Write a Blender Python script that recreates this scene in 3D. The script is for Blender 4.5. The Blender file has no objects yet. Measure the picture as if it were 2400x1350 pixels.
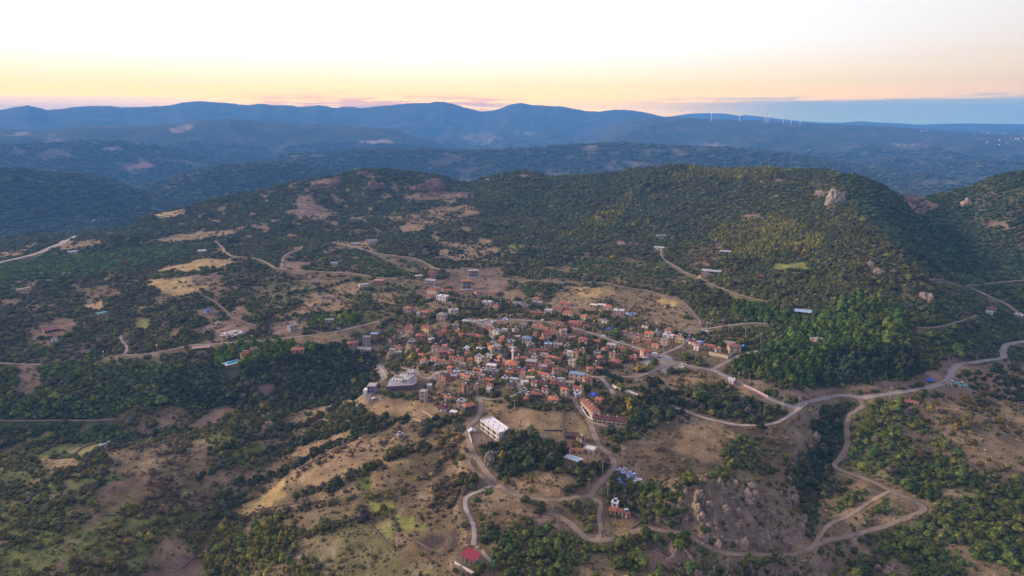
import bpy, math, random, time
import numpy as np
T0 = time.time()
scene = bpy.context.scene
C = scene.collection
rng = np.random.default_rng(7)
random.seed(7)

# ------------------------------------------------------------------ camera
CZ = 190.0
F = 1600.0
PITCH = math.atan(385.0 / F)
cam_d = bpy.data.cameras.new("camera")
cam = bpy.data.objects.new("camera", cam_d)
C.objects.link(cam)
cam.location = (0, 0, CZ)
cam.rotation_euler = (math.pi / 2 - PITCH, 0, 0)
cam_d.sensor_width = 36.0
cam_d.lens = 36.0 * F / 2400.0
cam_d.clip_start = 1.0
cam_d.clip_end = 60000.0
scene.camera = cam

# ------------------------------------------------------------------ sky
SUN_AZ = math.radians(-78)          # from +Y towards +X
SUN_EL = math.radians(17)
world = bpy.data.worlds.new("World")
scene.world = world
world.use_nodes = True
wt = world.node_tree
wt.nodes.clear()
wn, wl = wt.nodes, wt.links


def wmath(op, a, b=None, c=None, clamp=False):
    n = wn.new("ShaderNodeMath")
    n.operation = op
    n.use_clamp = clamp
    for i, v in enumerate((a, b, c)):
        if v is None:
            continue
        if isinstance(v, (int, float)):
            n.inputs[i].default_value = v
        else:
            wl.new(v, n.inputs[i])
    return n.outputs[0]


def wramp(fac, stops):
    n = wn.new("ShaderNodeValToRGB")
    e = n.color_ramp.elements
    while len(e) > 1:
        e.remove(e[0])
    for i, (p, c) in enumerate(stops):
        el = e[0] if i == 0 else e.new(p)
        el.position = p
        el.color = (*c, 1)
    wl.new(fac, n.inputs[0])
    return n.outputs[0]


def wmix(fac, a, b):
    n = wn.new("ShaderNodeMix")
    n.data_type = 'RGBA'
    wl.new(fac, n.inputs[0])
    for v, k in ((a, 6), (b, 7)):
        if isinstance(v, tuple):
            n.inputs[k].default_value = (*v, 1)
        else:
            wl.new(v, n.inputs[k])
    return n.outputs[2]


tc = wn.new("ShaderNodeTexCoord")
sep = wn.new("ShaderNodeSeparateXYZ")
wl.new(tc.outputs["Generated"], sep.inputs[0])
X, Y, Z = sep.outputs
hl = wmath('SQRT', wmath('ADD', wmath('MULTIPLY', X, X), wmath('ADD', wmath('MULTIPLY', Y, Y), 1e-6)))
SKA = math.radians(-30)
cs = wmath('DIVIDE', wmath('ADD', wmath('MULTIPLY', X, math.sin(SKA)), wmath('MULTIPLY', Y, math.cos(SKA))), hl)
el = wmath('MAXIMUM', Z, 0.0)
f_el = wmath('SQRT', el)            # ramps are laid out in sqrt(sin elevation)


def R(stops):
    return [(math.sqrt(p), c) for p, c in stops]


SC4 = 6.0                            # ramp colours are stored divided by six, so the glow may exceed one


def R4(stops):
    return [(math.sqrt(p), tuple(k / SC4 for k in c)) for p, c in stops]


sunward = wramp(f_el, R4([(0, (5.2, 2.6, .2)), (.015, (4.6, 2.3, .15)), (.028, (3.3, 1.62, .12)), (.040, (2.2, 1.22, .18)), (.052, (1.55, 1.06, .36)), (.078, (1.25, 1.03, .70)),
                          (.105, (1.1, 1.05, .96)), (.17, (.93, .92, .90)), (.4, (.78, .76, .78)), (1, (.50, .48, .60))]))
side = wramp(f_el, R4([(0, (2.6, 1.1, .15)), (.02, (2.0, .95, .15)), (.032, (1.5, .80, .18)), (.05, (1.0, .65, .27)), (.08, (.82, .63, .41)), (.107, (.75, .63, .49)), (.16, (.69, .65, .61)),
                       (.4, (.55, .53, .58)), (1, (.50, .48, .60))]))
anti = wramp(f_el, R4([(0, (.45, .36, .42)), (.08, (.60, .44, .48)), (.3, (.52, .44, .56)), (1, (.50, .48, .60))]))
m1 = wn.new("ShaderNodeMapRange")
m1.interpolation_type = 'SMOOTHSTEP'
wl.new(cs, m1.inputs[0])
m1.inputs[1].default_value = math.cos(math.radians(78))
m1.inputs[2].default_value = math.cos(math.radians(12))
m2 = wn.new("ShaderNodeMapRange")
m2.interpolation_type = 'SMOOTHSTEP'
wl.new(cs, m2.inputs[0])
m2.inputs[1].default_value = -0.9
m2.inputs[2].default_value = math.cos(math.radians(70))
col = wmix(m1.outputs[0], side, sunward)
col = wmix(m2.outputs[0], anti, col)
vs = wn.new("ShaderNodeVectorMath")
vs.operation = 'SCALE'
vs.inputs[3].default_value = SC4
wl.new(col, vs.inputs[0])
col = vs.outputs[0]
# cloud layers low over the horizon
az = wmath('ARCTAN2', X, Y)
comb = wn.new("ShaderNodeCombineXYZ")
wl.new(wmath('MULTIPLY', az, 3.0), comb.inputs[0])
wl.new(wmath('MULTIPLY', Z, 60.0), comb.inputs[1])
nz = wn.new("ShaderNodeTexNoise")
nz.inputs["Scale"].default_value = 1.6
nz.inputs["Detail"].default_value = 7
wl.new(comb.outputs[0], nz.inputs[0])
N = nz.outputs[0]


def smooth(v, a, b):
    n = wn.new("ShaderNodeMapRange")
    n.interpolation_type = 'SMOOTHSTEP'
    wl.new(v, n.inputs[0])
    n.inputs[1].default_value = a
    n.inputs[2].default_value = b
    return n.outputs[0]


# blue-grey bank to the right: below about 1.8 degrees
edge = wmath('ADD', Z, wmath('MULTIPLY', wmath('SUBTRACT', N, 0.5), 0.009))
bank = wmath('MULTIPLY', smooth(edge, 0.0310, 0.0276), smooth(az, 0.08, 0.42))
bankc = wramp(wmath('MULTIPLY', el, 30.0), [(0, (.55, .85, .35)), (.5, (.55, .72, .35)), (1, (.56, .56, .38))])
col = wmix(wmath('MULTIPLY', bank, 0.88), col, bankc)
# faint bank at far left
bankl = wmath('MULTIPLY', smooth(edge, 0.0335, 0.030), smooth(az, -0.36, -0.50))
col = wmix(wmath('MULTIPLY', bankl, 0.7), col, (2.0, 1.25, .65))
# thin orange streaks in the middle
comb2 = wn.new("ShaderNodeCombineXYZ")
wl.new(wmath('MULTIPLY', az, 5.0), comb2.inputs[0])
wl.new(wmath('MULTIPLY', Z, 75.0), comb2.inputs[1])
nz2 = wn.new("ShaderNodeTexNoise")
nz2.inputs["Scale"].default_value = 1.9
nz2.inputs["Detail"].default_value = 6
nz2.inputs["Roughness"].default_value = 0.62
wl.new(comb2.outputs[0], nz2.inputs[0])
st = wmath('MULTIPLY', smooth(nz2.outputs[0], 0.42, 0.52), wmath('MULTIPLY', smooth(Z, 0.010, 0.022), smooth(Z, 0.046, 0.030)))
st = wmath('MULTIPLY', st, wmath('MULTIPLY', smooth(az, -0.42, -0.28), smooth(az, 0.03, -0.04)))
col = wmix(wmath('MULTIPLY', st, 0.85), col, (1.55, .66, .20))
# thin grey layer above the bank on the right
st3 = wmath('MULTIPLY', smooth(nz2.outputs[0], 0.50, 0.60), wmath('MULTIPLY', smooth(Z, 0.026, 0.030), smooth(Z, 0.037, 0.033)))
st3 = wmath('MULTIPLY', st3, smooth(az, 0.10, 0.25))
col = wmix(wmath('MULTIPLY', st3, 0.6), col, (.62, .58, .42))
# below the horizon the sky sheet sees dull ground
col = wmix(smooth(Z, -0.004, -0.03), col, (.07, .07, .075))
bg = wn.new("ShaderNodeBackground")
wl.new(col, bg.inputs[0])
SKY_STR = 1.08
bg.inputs[1].default_value = SKY_STR
wo = wn.new("ShaderNodeOutputWorld")
wl.new(bg.outputs[0], wo.inputs[0])

# soft glow of the sun just under the left horizon
sun_d = bpy.data.lights.new("sun", 'SUN')
sun_d.energy = 4.2
sun_d.angle = math.radians(14)
sun_d.color = (1.0, 0.76, 0.54)
sun = bpy.data.objects.new("sun", sun_d)
C.objects.link(sun)
from mathutils import Vector
sv = Vector((math.sin(SUN_AZ) * math.cos(SUN_EL), math.cos(SUN_AZ) * math.cos(SUN_EL), math.sin(SUN_EL)))
sun.rotation_euler = sv.to_track_quat('Z', 'Y').to_euler()

scene.view_settings.view_transform = 'Standard'
scene.view_settings.look = 'None'
scene.view_settings.exposure = 0.46
scene.view_settings.gamma = 1.0
scene.view_settings.use_curve_mapping = False
scene.render.engine = 'CYCLES'
scene.cycles.use_denoising = True
scene.cycles.max_bounces = 4
scene.cycles.diffuse_bounces = 2
scene.cycles.glossy_bounces = 2
scene.cycles.transmission_bounces = 2
scene.cycles.volume_bounces = 1
scene.cycles.transparent_max_bounces = 4
scene.cycles.sample_clamp_indirect = 4


# ------------------------------------------------------------------ geometry helpers
def pix_dir(px, py):
    xc = (np.asarray(px, float) - 1200) / F
    v = (675 - np.asarray(py, float)) / F
    c, s = math.cos(PITCH), math.sin(PITCH)
    return xc, c + v * s, v * c - s


def pix_az_tan(px, py):
    x, y, z = pix_dir(px, py)
    return np.arctan2(x, y), z / np.hypot(x, y)


def project(x, y, z):
    c, s = math.cos(PITCH), math.sin(PITCH)
    dz = z - CZ
    depth = y * c - dz * s
    up = y * s + dz * c
    return 1200 + F * x / depth, 675 - F * up / depth


_perm = np.random.default_rng(3).permutation(512)
_ang = np.random.default_rng(4).uniform(0, 2 * np.pi, 512)
_gx, _gy = np.cos(_ang), np.sin(_ang)


def perlin(x, y, seed=0):
    xi = np.floor(x).astype(np.int64)
    yi = np.floor(y).astype(np.int64)
    xf, yf = x - xi, y - yi
    u = xf * xf * xf * (xf * (xf * 6 - 15) + 10)
    v = yf * yf * yf * (yf * (yf * 6 - 15) + 10)

    def g(ix, iy, dx, dy):
        h = _perm[(_perm[(ix + seed * 37) & 511] + iy) & 511]
        return _gx[h] * dx + _gy[h] * dy
    a = g(xi, yi, xf, yf)
    b = g(xi + 1, yi, xf - 1, yf)
    c = g(xi, yi + 1, xf, yf - 1)
    d = g(xi + 1, yi + 1, xf - 1, yf - 1)
    return (a + (b - a) * u + (c - a) * v + (a - b - c + d) * u * v) * 1.5


def fbm(x, y, oct=4, seed=0, gain=.5):
    r, amp = 0, 1.0
    for o in range(oct):
        r = r + amp * perlin(x * 2 ** o + 13.7 * o, y * 2 ** o - 7.1 * o, seed + o)
        amp *= gain
    return r


def ridged(x, y, oct=4, seed=0):
    r, amp = 0, 1.0
    for o in range(oct):
        r = r + amp * (1 - 2 * np.abs(perlin(x * 2 ** o + 3.1 * o, y * 2 ** o + 9.2 * o, seed + o)))
        amp *= .5
    return r


def sstep(a, b, x):
    t = np.clip((x - a) / (b - a), 0, 1)
    return t * t * (3 - 2 * t)


# ------------------------------------------------------------------ terrain grid (azimuth x log distance)
A0, A1, NA = math.radians(-50), math.radians(50), 850
D0, D1, ND = 100.0, 15500.0, 880
AZ = np.linspace(A0, A1, NA)
LD = np.linspace(math.log(D0), math.log(D1), ND)
ga, gl = np.meshgrid(AZ, LD)
gd = np.exp(gl)
GX, GY = np.sin(ga) * gd, np.cos(ga) * gd

cols_px = [-500, 0, 400, 800, 1200, 1600, 2000, 2400, 2900]
rows_D = [100, 250, 350, 450, 600, 800, 1000, 1250, 1500, 1800, 2200, 3000, 4500, 7000, 11000, 15500]
TAB = np.array([
    [-60, -60, -55, -50, -38, -22, -15, -16, -18, -50, -110, -130, -110, -60, 0, 40],
    [-58, -55, -50, -45, -34, -18, -12, -14, -18, -50, -110, -130, -110, -60, 0, 40],
    [-55, -50, -48, -42, -30, -10, -2, -2, -8, -40, -100, -130, -100, -50, 0, 40],
    [-40, -32, -27, -20, -12, 0, 6, 14, 28, 10, -90, -130, -100, -50, 10, 50],
    [-30, -20, -8, 0, 0, 6, 14, 26, 40, 5, -90, -120, -90, -40, 20, 60],
    [-35, -24, -12, 0, 5, 14, 28, 50, 55, 0, -80, -110, -80, -30, 30, 70],
    [-45, -36, -26, -10, 16, 42, 62, 85, 60, -10, -70, -100, -70, -20, 50, 80],
    [-55, -50, -42, -28, -8, 16, 38, 66, 60, -10, -60, -90, -60, -10, 60, 90],
    [-55, -50, -42, -28, -8, 16, 38, 66, 60, -10, -60, -90, -60, -10, 60, 90]], float)


def interp1(xs, tab, x):
    """smooth (cosine-blended Catmull-Rom) interpolation along axis 0"""
    xs = np.asarray(xs, float)
    i = np.clip(np.searchsorted(xs, x) - 1, 0, len(xs) - 2)
    t = np.clip((x - xs[i]) / (xs[i + 1] - xs[i]), 0, 1)
    im, ip = np.maximum(i - 1, 0), np.minimum(i + 2, len(xs) - 1)
    p0, p1, p2, p3 = tab[im], tab[i], tab[i + 1], tab[ip]
    t = t.reshape(t.shape + (1,) * (p1.ndim - t.ndim))
    h = xs[i + 1] - xs[i]
    m1_ = (p2 - p0) / (xs[i + 1] - xs[im]).reshape(t.shape) * h.reshape(t.shape)
    m2_ = (p3 - p1) / (xs[ip] - xs[i]).reshape(t.shape) * h.reshape(t.shape)
    t2, t3 = t * t, t * t * t
    return (2 * t3 - 3 * t2 + 1) * p1 + (t3 - 2 * t2 + t) * m1_ + (-2 * t3 + 3 * t2) * p2 + (t3 - t2) * m2_


col_a = [math.atan((p - 1200) / F) for p in cols_px]
tmp = interp1(col_a, TAB, AZ)                       # NA x rows
GZ = interp1([math.log(d) for d in rows_D], tmp.T.copy(), LD)   # ND x NA

# rolling relief
GZ += fbm(GX / 260, GY / 260, 3, 1) * np.interp(gd, [200, 500, 700, 1200, 2500], [4, 2.5, 3, 8, 12])
farw = sstep(1900, 3200, gd)
GZ += farw * (ridged(GX / 1300, GY / 1300, 4, 5) - .9) * np.interp(gd, [1800, 3000, 7000, 15000], [28, 62, 80, 50])


def ridge(pts, D, wf, wb, taper=0.03, rough=0.0):
    """a hill crest through the given pixels at the given ground distance"""
    global GZ
    px = np.array([p[0] for p in pts], float)
    py = np.array([p[1] for p in pts], float)
    a, tn = pix_az_tan(px, py)
    Dd = np.interp(px, *zip(*D)) if isinstance(D, list) else np.full(len(px), float(D))
    z = CZ + tn * Dd
    zc = np.interp(AZ, a, z)
    Dc = np.interp(AZ, a, Dd)
    if rough:
        zc = zc + fbm(AZ * 90, AZ * 0 + D1, 3, 8) * rough
    w_end = sstep(a[0] - taper, a[0] + 1e-4, AZ) * (1 - sstep(a[-1] - 1e-4, a[-1] + taper, AZ))
    dl = gl - np.log(Dc)[None, :]
    w = np.where(dl < 0, np.exp(-(dl / wf) ** 2), np.exp(-(dl / wb) ** 2)) * w_end[None, :]
    # hills only ever add height, except right at the crest line
    tgt = np.where(w > 0, zc[None, :], 0)
    GZ = GZ * (1 - w) + tgt * w


# far ranges, farthest first
ridge([(1520, 278), (1560, 275), (1590, 270), (1620, 266), (1660, 265), (1700, 266), (1735, 272), (1745, 269), (1780, 273), (1840, 280),
       (1900, 286), (1960, 288), (2020, 284), (2060, 287), (2110, 289), (2150, 292), (2250, 289), (2400, 291), (2900, 289)], 14300, .09, .10)
ridge([(-600, 262), (-200, 252), (0, 258), (30, 252), (65, 247), (110, 257), (150, 255), (180, 250), (240, 248), (300, 252), (350, 250), (400, 247),
       (430, 240), (465, 237), (530, 241), (580, 247), (610, 243), (640, 247), (680, 246), (700, 251), (750, 247), (790, 253),
       (815, 249), (850, 254), (890, 248), (930, 246), (960, 242), (1000, 241), (1030, 238), (1060, 243), (1090, 252), (1130, 262),
       (1165, 257), (1195, 246), (1215, 241), (1250, 246), (1300, 249), (1320, 250), (1360, 258), (1400, 262), (1440, 257), (1465, 257),
       (1500, 261), (1540, 270), (1580, 279), (1620, 284)], 10200, .16, .07, taper=.06, rough=9)
ridge([(1500, 276), (1570, 273), (1600, 275), (1660, 279), (1720, 281), (1800, 283), (1860, 287), (1930, 291), (2000, 293), (2080, 296),
       (2150, 302), (2250, 309), (2330, 313), (2420, 320), (2900, 330)], 7600, .22, .12, taper=.1)
ridge([(-500, 298), (0, 300), (60, 305), (110, 308), (160, 298), (200, 294), (260, 293), (320, 296), (400, 290), (470, 283), (540, 277),
       (590, 281), (640, 286), (760, 291), (900, 300)], 6300, .13, .10, taper=.1)
ridge([(-500, 338), (0, 342), (100, 338), (180, 332), (270, 330), (340, 342), (420, 352), (500, 372)], 4700, .12, .1, taper=.08)
ridge([(700, 362), (800, 356), (900, 351), (1000, 352), (1100, 353), (1200, 352), (1260, 346), (1330, 340), (1400, 337), (1470, 336),
       (1560, 342), (1700, 347), (1850, 362), (1950, 378), (2050, 396)], 3900, .10, .10, taper=.1)
ridge([(380, 425), (430, 408), (480, 396), (560, 386), (640, 381), (720, 385), (800, 396), (880, 410)], 3050, .10, .1, taper=.08)
ridge([(-500, 398), (0, 396), (60, 398), (130, 403), (200, 411), (260, 424), (320, 450), (350, 468)], 2700, .09, .1, taper=.05)
# middle ridges
ridge([(360, 505), (430, 490), (520, 463), (600, 450), (660, 436), (700, 425), (730, 424), (760, 414), (800, 412), (830, 402), (862, 396), (900, 397),
       (940, 401), (985, 408), (1040, 413), (1075, 424), (1110, 433)], 1620, .09, .08, taper=.04)
ridge([(1105, 433), (1130, 422), (1160, 411), (1215, 402), (1250, 405), (1290, 414), (1330, 415), (1390, 411), (1440, 407), (1500, 397), (1560, 391),
       (1600, 388), (1660, 396), (1720, 400), (1800, 396), (1850, 400), (1900, 398), (1945, 398), (1980, 405), (2020, 414), (2060, 422),
       (2110, 426), (2170, 426), (2220, 424), (2250, 416), (2290, 418), (2320, 407), (2350, 400), (2400, 397), (2600, 392), (2900, 400)],
      [(1100, 1640), (1400, 1500), (1700, 1400), (2000, 1320), (2400, 1250), (2900, 1250)], .12, .08, taper=.05)


def flat_pts(pts, z=0.0):
    out = []
    for px, py in pts:
        x, y, dz = pix_dir(px, py)
        t = (z - CZ) / dz
        out.append((x * t, y * t))
    return np.array(out)


def poly_dist(P, x, y):
    """distance to a polyline and parameter along it"""
    best = np.full(x.shape, 1e9)
    par = np.zeros(x.shape)
    s0 = 0.0
    for i in range(len(P) - 1):
        ax, ay = P[i]
        bx, by = P[i + 1]
        dx, dy = bx - ax, by - ay
        L2 = dx * dx + dy * dy + 1e-9
        t = np.clip(((x - ax) * dx + (y - ay) * dy) / L2, 0, 1)
        d = np.hypot(x - ax - t * dx, y - ay - t * dy)
        m = d < best
        best = np.where(m, d, best)
        par = np.where(m, s0 + t * math.sqrt(L2), par)
        s0 += math.sqrt(L2)
    return best, par


near = gd < 2000
nx, ny = GX[near], GY[near]


def relief(pts, zflat, amp, width, sharp=2.0):
    P = flat_pts(pts, zflat)
    d, _ = poly_dist(P, nx, ny)
    GZ[near] += amp * np.exp(-(d / width) ** sharp)


relief([(2010, 520), (2060, 570), (2150, 640), (2230, 720)], 40, 24, 60)        # spur
relief([(2120, 520), (2200, 600), (2300, 690), (2400, 760)], 20, -26, 90)                     # valley right of the spur
relief([(860, 880), (760, 960), (600, 1080), (480, 1200), (380, 1350)], -30, -13, 38)         # gully
relief([(900, 820), (700, 880), (450, 920), (150, 960), (-100, 980)], -20, -16, 45)           # side gully
relief([(1640, 1190), (1760, 1180), (1860, 1200)], -10, 17, 24, 3)                            # rocky knoll
relief([(1930, 960), (1940, 1050), (1910, 1130), (1900, 1220)], -14, -12, 22)                 # ravine by the track
relief([(1870, 1000), (1900, 960)], 0, 7, 22)
relief([(1220, 1065), (1300, 1080)], 0, 7, 28)                                                # wooded knob
relief([(2250, 1050), (2330, 1200), (2400, 1320)], -25, 10, 40)
relief([(2040, 1340), (2120, 1335)], -20, 7, 14)
relief([(1150, 860), (1400, 830), (1600, 800)], 0, 3, 60)

mid = near
GZ[near] += fbm(nx / 60, ny / 60, 3, 21) * 1.6 + fbm(nx / 11, ny / 11, 2, 31) * .22
# crags on the knoll
K = flat_pts([(1640, 1190), (1760, 1170), (1860, 1200)], 0)
dk, _ = poly_dist(K, nx, ny)
GZ[near] += np.exp(-(dk / 30) ** 4) * (ridged(nx / 8, ny / 8, 4, 44) - .6) * 3.6

LD0, dLD = LD[0], LD[1] - LD[0]
AZ0, dAZ = AZ[0], AZ[1] - AZ[0]


def ground(x, y):
    """height of the terrain sheet, by the same triangles the mesh has (bilinear is close enough)"""
    x = np.asarray(x, float)
    y = np.asarray(y, float)
    u = np.clip((np.arctan2(x, y) - AZ0) / dAZ, 0, NA - 1.001)
    v = np.clip((np.log(np.hypot(x, y)) - LD0) / dLD, 0, ND - 1.001)
    i, j = u.astype(int), v.astype(int)
    fu, fv = u - i, v - j
    return (GZ[j, i] * (1 - fu) * (1 - fv) + GZ[j, i + 1] * fu * (1 - fv) + GZ[j + 1, i] * (1 - fu) * fv + GZ[j + 1, i + 1] * fu * fv)


def hit(px, py):
    """first point where the sight line of a pixel of the photograph meets the terrain"""
    a, tn = pix_az_tan(px, py)
    u = float(np.clip((a - AZ0) / dAZ, 0, NA - 1.001))
    i = int(u)
    prof = GZ[:, i] * (1 - (u - i)) + GZ[:, i + 1] * (u - i)
    dd = np.exp(LD)
    diff = prof - (CZ + tn * dd)
    k = np.argmax(diff > 0)
    if diff[k] <= 0:
        k = ND - 1
    if k > 0:
        t = diff[k - 1] / (diff[k - 1] - diff[k] + 1e-9)
        D = dd[k - 1] + (dd[k] - dd[k - 1]) * min(max(t, 0), 1)
    else:
        D = dd[0]
    x, y = math.sin(a) * D, math.cos(a) * D
    return float(x), float(y), float(ground(x, y))


# ------------------------------------------------------------------ roads
ROADS = [  # name, surface, width in metres, pixels of the centre line
    ("road", "asphalt", 7.5, [(2440, 800), (2400, 801), (2362, 808), (2350, 824), (2349, 842), (2300, 845), (2250, 850), (2232, 866), (2226, 888),
                              (2200, 904), (2130, 916), (2050, 925), (1960, 932), (1900, 943), (1865, 951), (1825, 943), (1790, 925),
                              (1750, 906), (1715, 890), (1690, 876), (1668, 868)]),
    ("road", "concrete", 5.5, [(1668, 868), (1700, 852), (1735, 834), (1778, 822)]),
    ("road", "concrete", 6, [(1668, 868), (1630, 862), (1590, 852), (1545, 842), (1520, 826), (1480, 812), (1440, 800), (1400, 786), (1370, 777), (1330, 765), (1290, 756), (1255, 752), (1210, 750), (1170, 752), (1125, 757)]),
    ("road", "pale", 4, [(1890, 948), (1860, 966), (1830, 984), (1795, 996), (1740, 1000), (1690, 992), (1650, 980), (1615, 966), (1572, 950)]),
    ("dirt_track", "dirt", 5.5, [(2015, 930), (2022, 948), (1992, 975), (1985, 1000), (1986, 1040), (1975, 1070), (1955, 1098), (1985, 1113), (2030, 1120), (2070, 1135), (2110, 1158), (2150, 1176), (2166, 1192), (2140, 1212), (2085, 1230), (2030, 1247), (1950, 1267), (1880, 1287),
                                 (1820, 1305), (1770, 1310), (1710, 1298), (1660, 1272), (1610, 1245), (1560, 1234), (1510, 1238), (1465, 1260), (1410, 1273), (1372, 1262), (1335, 1225), (1290, 1198)]),
    ("dirt_track", "tan", 3.6, [(2085, 1148), (2045, 1172), (1990, 1210), (1940, 1245), (1905, 1275)]),
    ("dirt_track", "dirt", 6, [(1120, 932), (1128, 952), (1118, 980), (1100, 1005), (1096, 1035), (1112, 1065), (1135, 1095), (1160, 1125), (1182, 1150), (1215, 1164), (1290, 1171), (1345, 1170), (1385, 1152), (1415, 1120), (1438, 1095), (1432, 1070), (1405, 1045), (1392, 1018), (1380, 985), (1358, 957), (1346, 938), (1330, 925)]),
    ("dirt_track", "dirt", 4.5, [(1112, 1065), (1098, 1085), (1115, 1110), (1140, 1122), (1160, 1130)]),
    ("path", "pale", 3.5, [(1150, 1132), (1115, 1155), (1094, 1172), (1092, 1195), (1105, 1222), (1112, 1250), (1110, 1275)]),
    ("path", "pale", 3.0, [(1130, 1285), (1142, 1300), (1155, 1320)]),
    ("dirt_track", "dirt", 4, [(1385, 1160), (1408, 1178), (1404, 1210), (1408, 1245), (1402, 1270)]),
    ("road", "asphalt", 8, [(888, 855), (896, 872), (900, 892), (882, 910), (864, 925), (858, 938), (872, 944)]),
    ("road", "concrete", 5, [(632, 797), (690, 791), (750, 783), (800, 775), (850, 763), (888, 752)]),
    ("road", "concrete", 5, [(285, 836), (330, 831), (390, 822), (445, 810), (500, 806), (560, 802), (632, 797)]),
    ("road", "concrete", 4, [(-20, 850), (40, 853), (95, 856)]),
    ("road", "pale", 17, [(-40, 625), (0, 615), (60, 601), (110, 585), (150, 568), (180, 548), (210, 530), (258, 514)]),
    ("dirt_track", "tan", 6, [(500, 565), (520, 580), (540, 598), (590, 604), (625, 617), (650, 630), (700, 635), (760, 638), (820, 641), (880, 650), (930, 655)]),
    ("dirt_track", "dirt", 7, [(660, 631), (662, 612), (670, 598), (690, 588), (708, 585)]),
    ("dirt_track", "tan", 6, [(775, 568), (800, 573), (830, 580), (880, 594), (930, 600), (970, 606), (1000, 618), (1020, 630), (1070, 634)]),
    ("dirt_track", "dirt", 5, [(1130, 652), (1200, 655), (1280, 660), (1340, 663), (1410, 662), (1460, 672), (1520, 684), (1570, 697), (1605, 715), (1630, 740), (1640, 760), (1610, 775)]),
    ("dirt_track", "tan", 5, [(1550, 585), (1552, 603), (1585, 626), (1640, 652), (1690, 676), (1740, 694), (1790, 706), (1832, 722)]),
    ("road", "concrete", 4.5, [(1535, 842), (1560, 828), (1590, 815), (1610, 800), (1612, 785), (1608, 775), (1650, 771), (1700, 764), (1760, 757), (1800, 757)]),
    ("dirt_track", "dirt", 7, [(2180, 654), (2230, 660), (2262, 672), (2290, 684), (2330, 702), (2360, 716), (2400, 742), (2440, 756)]),
    ("dirt_track", "tan", 5, [(2265, 668), (2330, 664), (2400, 658), (2450, 655)]),
    ("dirt_track", "dirt", 4, [(2150, 768), (2200, 766), (2240, 756), (2290, 740)]),
    ("road", "concrete", 4.5, [(1125, 757), (1140, 775), (1158, 800), (1172, 830), (1185, 850), (1210, 862), (1222, 885), (1216, 905), (1225, 920)]),
    ("road", "concrete", 5, [(1350, 870), (1380, 882), (1410, 888), (1425, 905), (1440, 925)]),
    ("road", "concrete", 4, [(1410, 884), (1450, 882), (1490, 884), (1530, 870), (1560, 858), (1590, 852)]),
    ("road", "concrete", 4, [(880, 870), (900, 868), (985, 874), (1030, 872), (1075, 868), (1110, 872)]),
    ("road", "concrete", 3.5, [(1225, 920), (1185, 932), (1150, 938), (1120, 932)]),
    ("path", "pale", 3.5, [(283, 785), (285, 798), (298, 815), (292, 832)]),
    ("path", "dirt", 3, [(-20, 985), (60, 986), (150, 985), (220, 988), (270, 982)]),
    ("path", "dirt", 3, [(470, 690), (500, 705), (530, 730), (545, 745), (600, 765)]),
    ("path", "dirt", 3, [(1340, 785), (1300, 800)]),
    ("path", "dirt", 6, [(322, 480), (332, 492)]),
    ("path", "dirt", 7, [(318, 440), (345, 452), (352, 466)]),
]


def resample(P, step):
    P = np.array(P, float)
    # Catmull-Rom through the points
    out = []
    n = len(P)
    for i in range(n - 1):
        p0, p1, p2, p3 = P[max(i - 1, 0)], P[i], P[i + 1], P[min(i + 2, n - 1)]
        k = max(2, int(np.linalg.norm(p2[:2] - p1[:2]) / step))
        for j in range(k):
            t = j / k
            out.append(.5 * ((2 * p1) + (-p0 + p2) * t + (2 * p0 - 5 * p1 + 4 * p2 - p3) * t * t + (-p0 + 3 * p1 - 3 * p2 + p3) * t ** 3))
    out.append(P[-1])
    return np.array(out)


road_lines = []
for name, surf, w, pts in ROADS:
    W = np.array([hit(px, py) for px, py in pts])
    w = w * .74
    L = resample(W, 1.6)
    z = ground(L[:, 0], L[:, 1])
    k = 16
    zp = np.pad(z, k, mode='edge')
    z = np.convolve(zp, np.ones(2 * k + 1) / (2 * k + 1), 'valid')
    L[:, 2] = z
    road_lines.append((name, surf, w, L))


def flatten_line(L, w, blend):
    x0, x1 = L[:, 0].min() - w - blend, L[:, 0].max() + w + blend
    y0, y1 = L[:, 1].min() - w - blend, L[:, 1].max() + w + blend
    m = (GX > x0) & (GX < x1) & (GY > y0) & (GY < y1)
    idx = np.nonzero(m)
    x, y = GX[idx], GY[idx]
    best = np.full(x.shape, 1e9)
    zz = np.zeros(x.shape)
    for i in range(len(L)):
        lx, ly, lz = L[i]
        d = (x - lx) ** 2 + (y - ly) ** 2
        mm = d < best
        best = np.where(mm, d, best)
        zz = np.where(mm, lz, zz)
    d = np.sqrt(best)
    f = 1 - sstep(w / 2 + .8, w / 2 + blend, d)
    GZ[idx] = GZ[idx] * (1 - f) + zz * f


for name, surf, w, L in road_lines:
    flatten_line(L, w, 6.5)


def pad(x, y, r, blend, z=None):
    """level the ground under a building"""
    if z is None:
        z = float(ground(x, y))
    D = math.hypot(x, y)
    j0 = int(max(0, (math.log(max(D - r - blend, 101)) - LD0) / dLD))
    j1 = int(min(ND, (math.log(D + r + blend) - LD0) / dLD + 2))
    a = math.atan2(x, y)
    da = (r + blend) / D
    i0 = int(max(0, (a - da - AZ0) / dAZ))
    i1 = int(min(NA, (a + da - AZ0) / dAZ + 2))
    sx, sy = GX[j0:j1, i0:i1], GY[j0:j1, i0:i1]
    d = np.hypot(sx - x, sy - y)
    f = 1 - sstep(r, r + blend, d)
    GZ[j0:j1, i0:i1] = GZ[j0:j1, i0:i1] * (1 - f) + z * f
    return z


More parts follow.
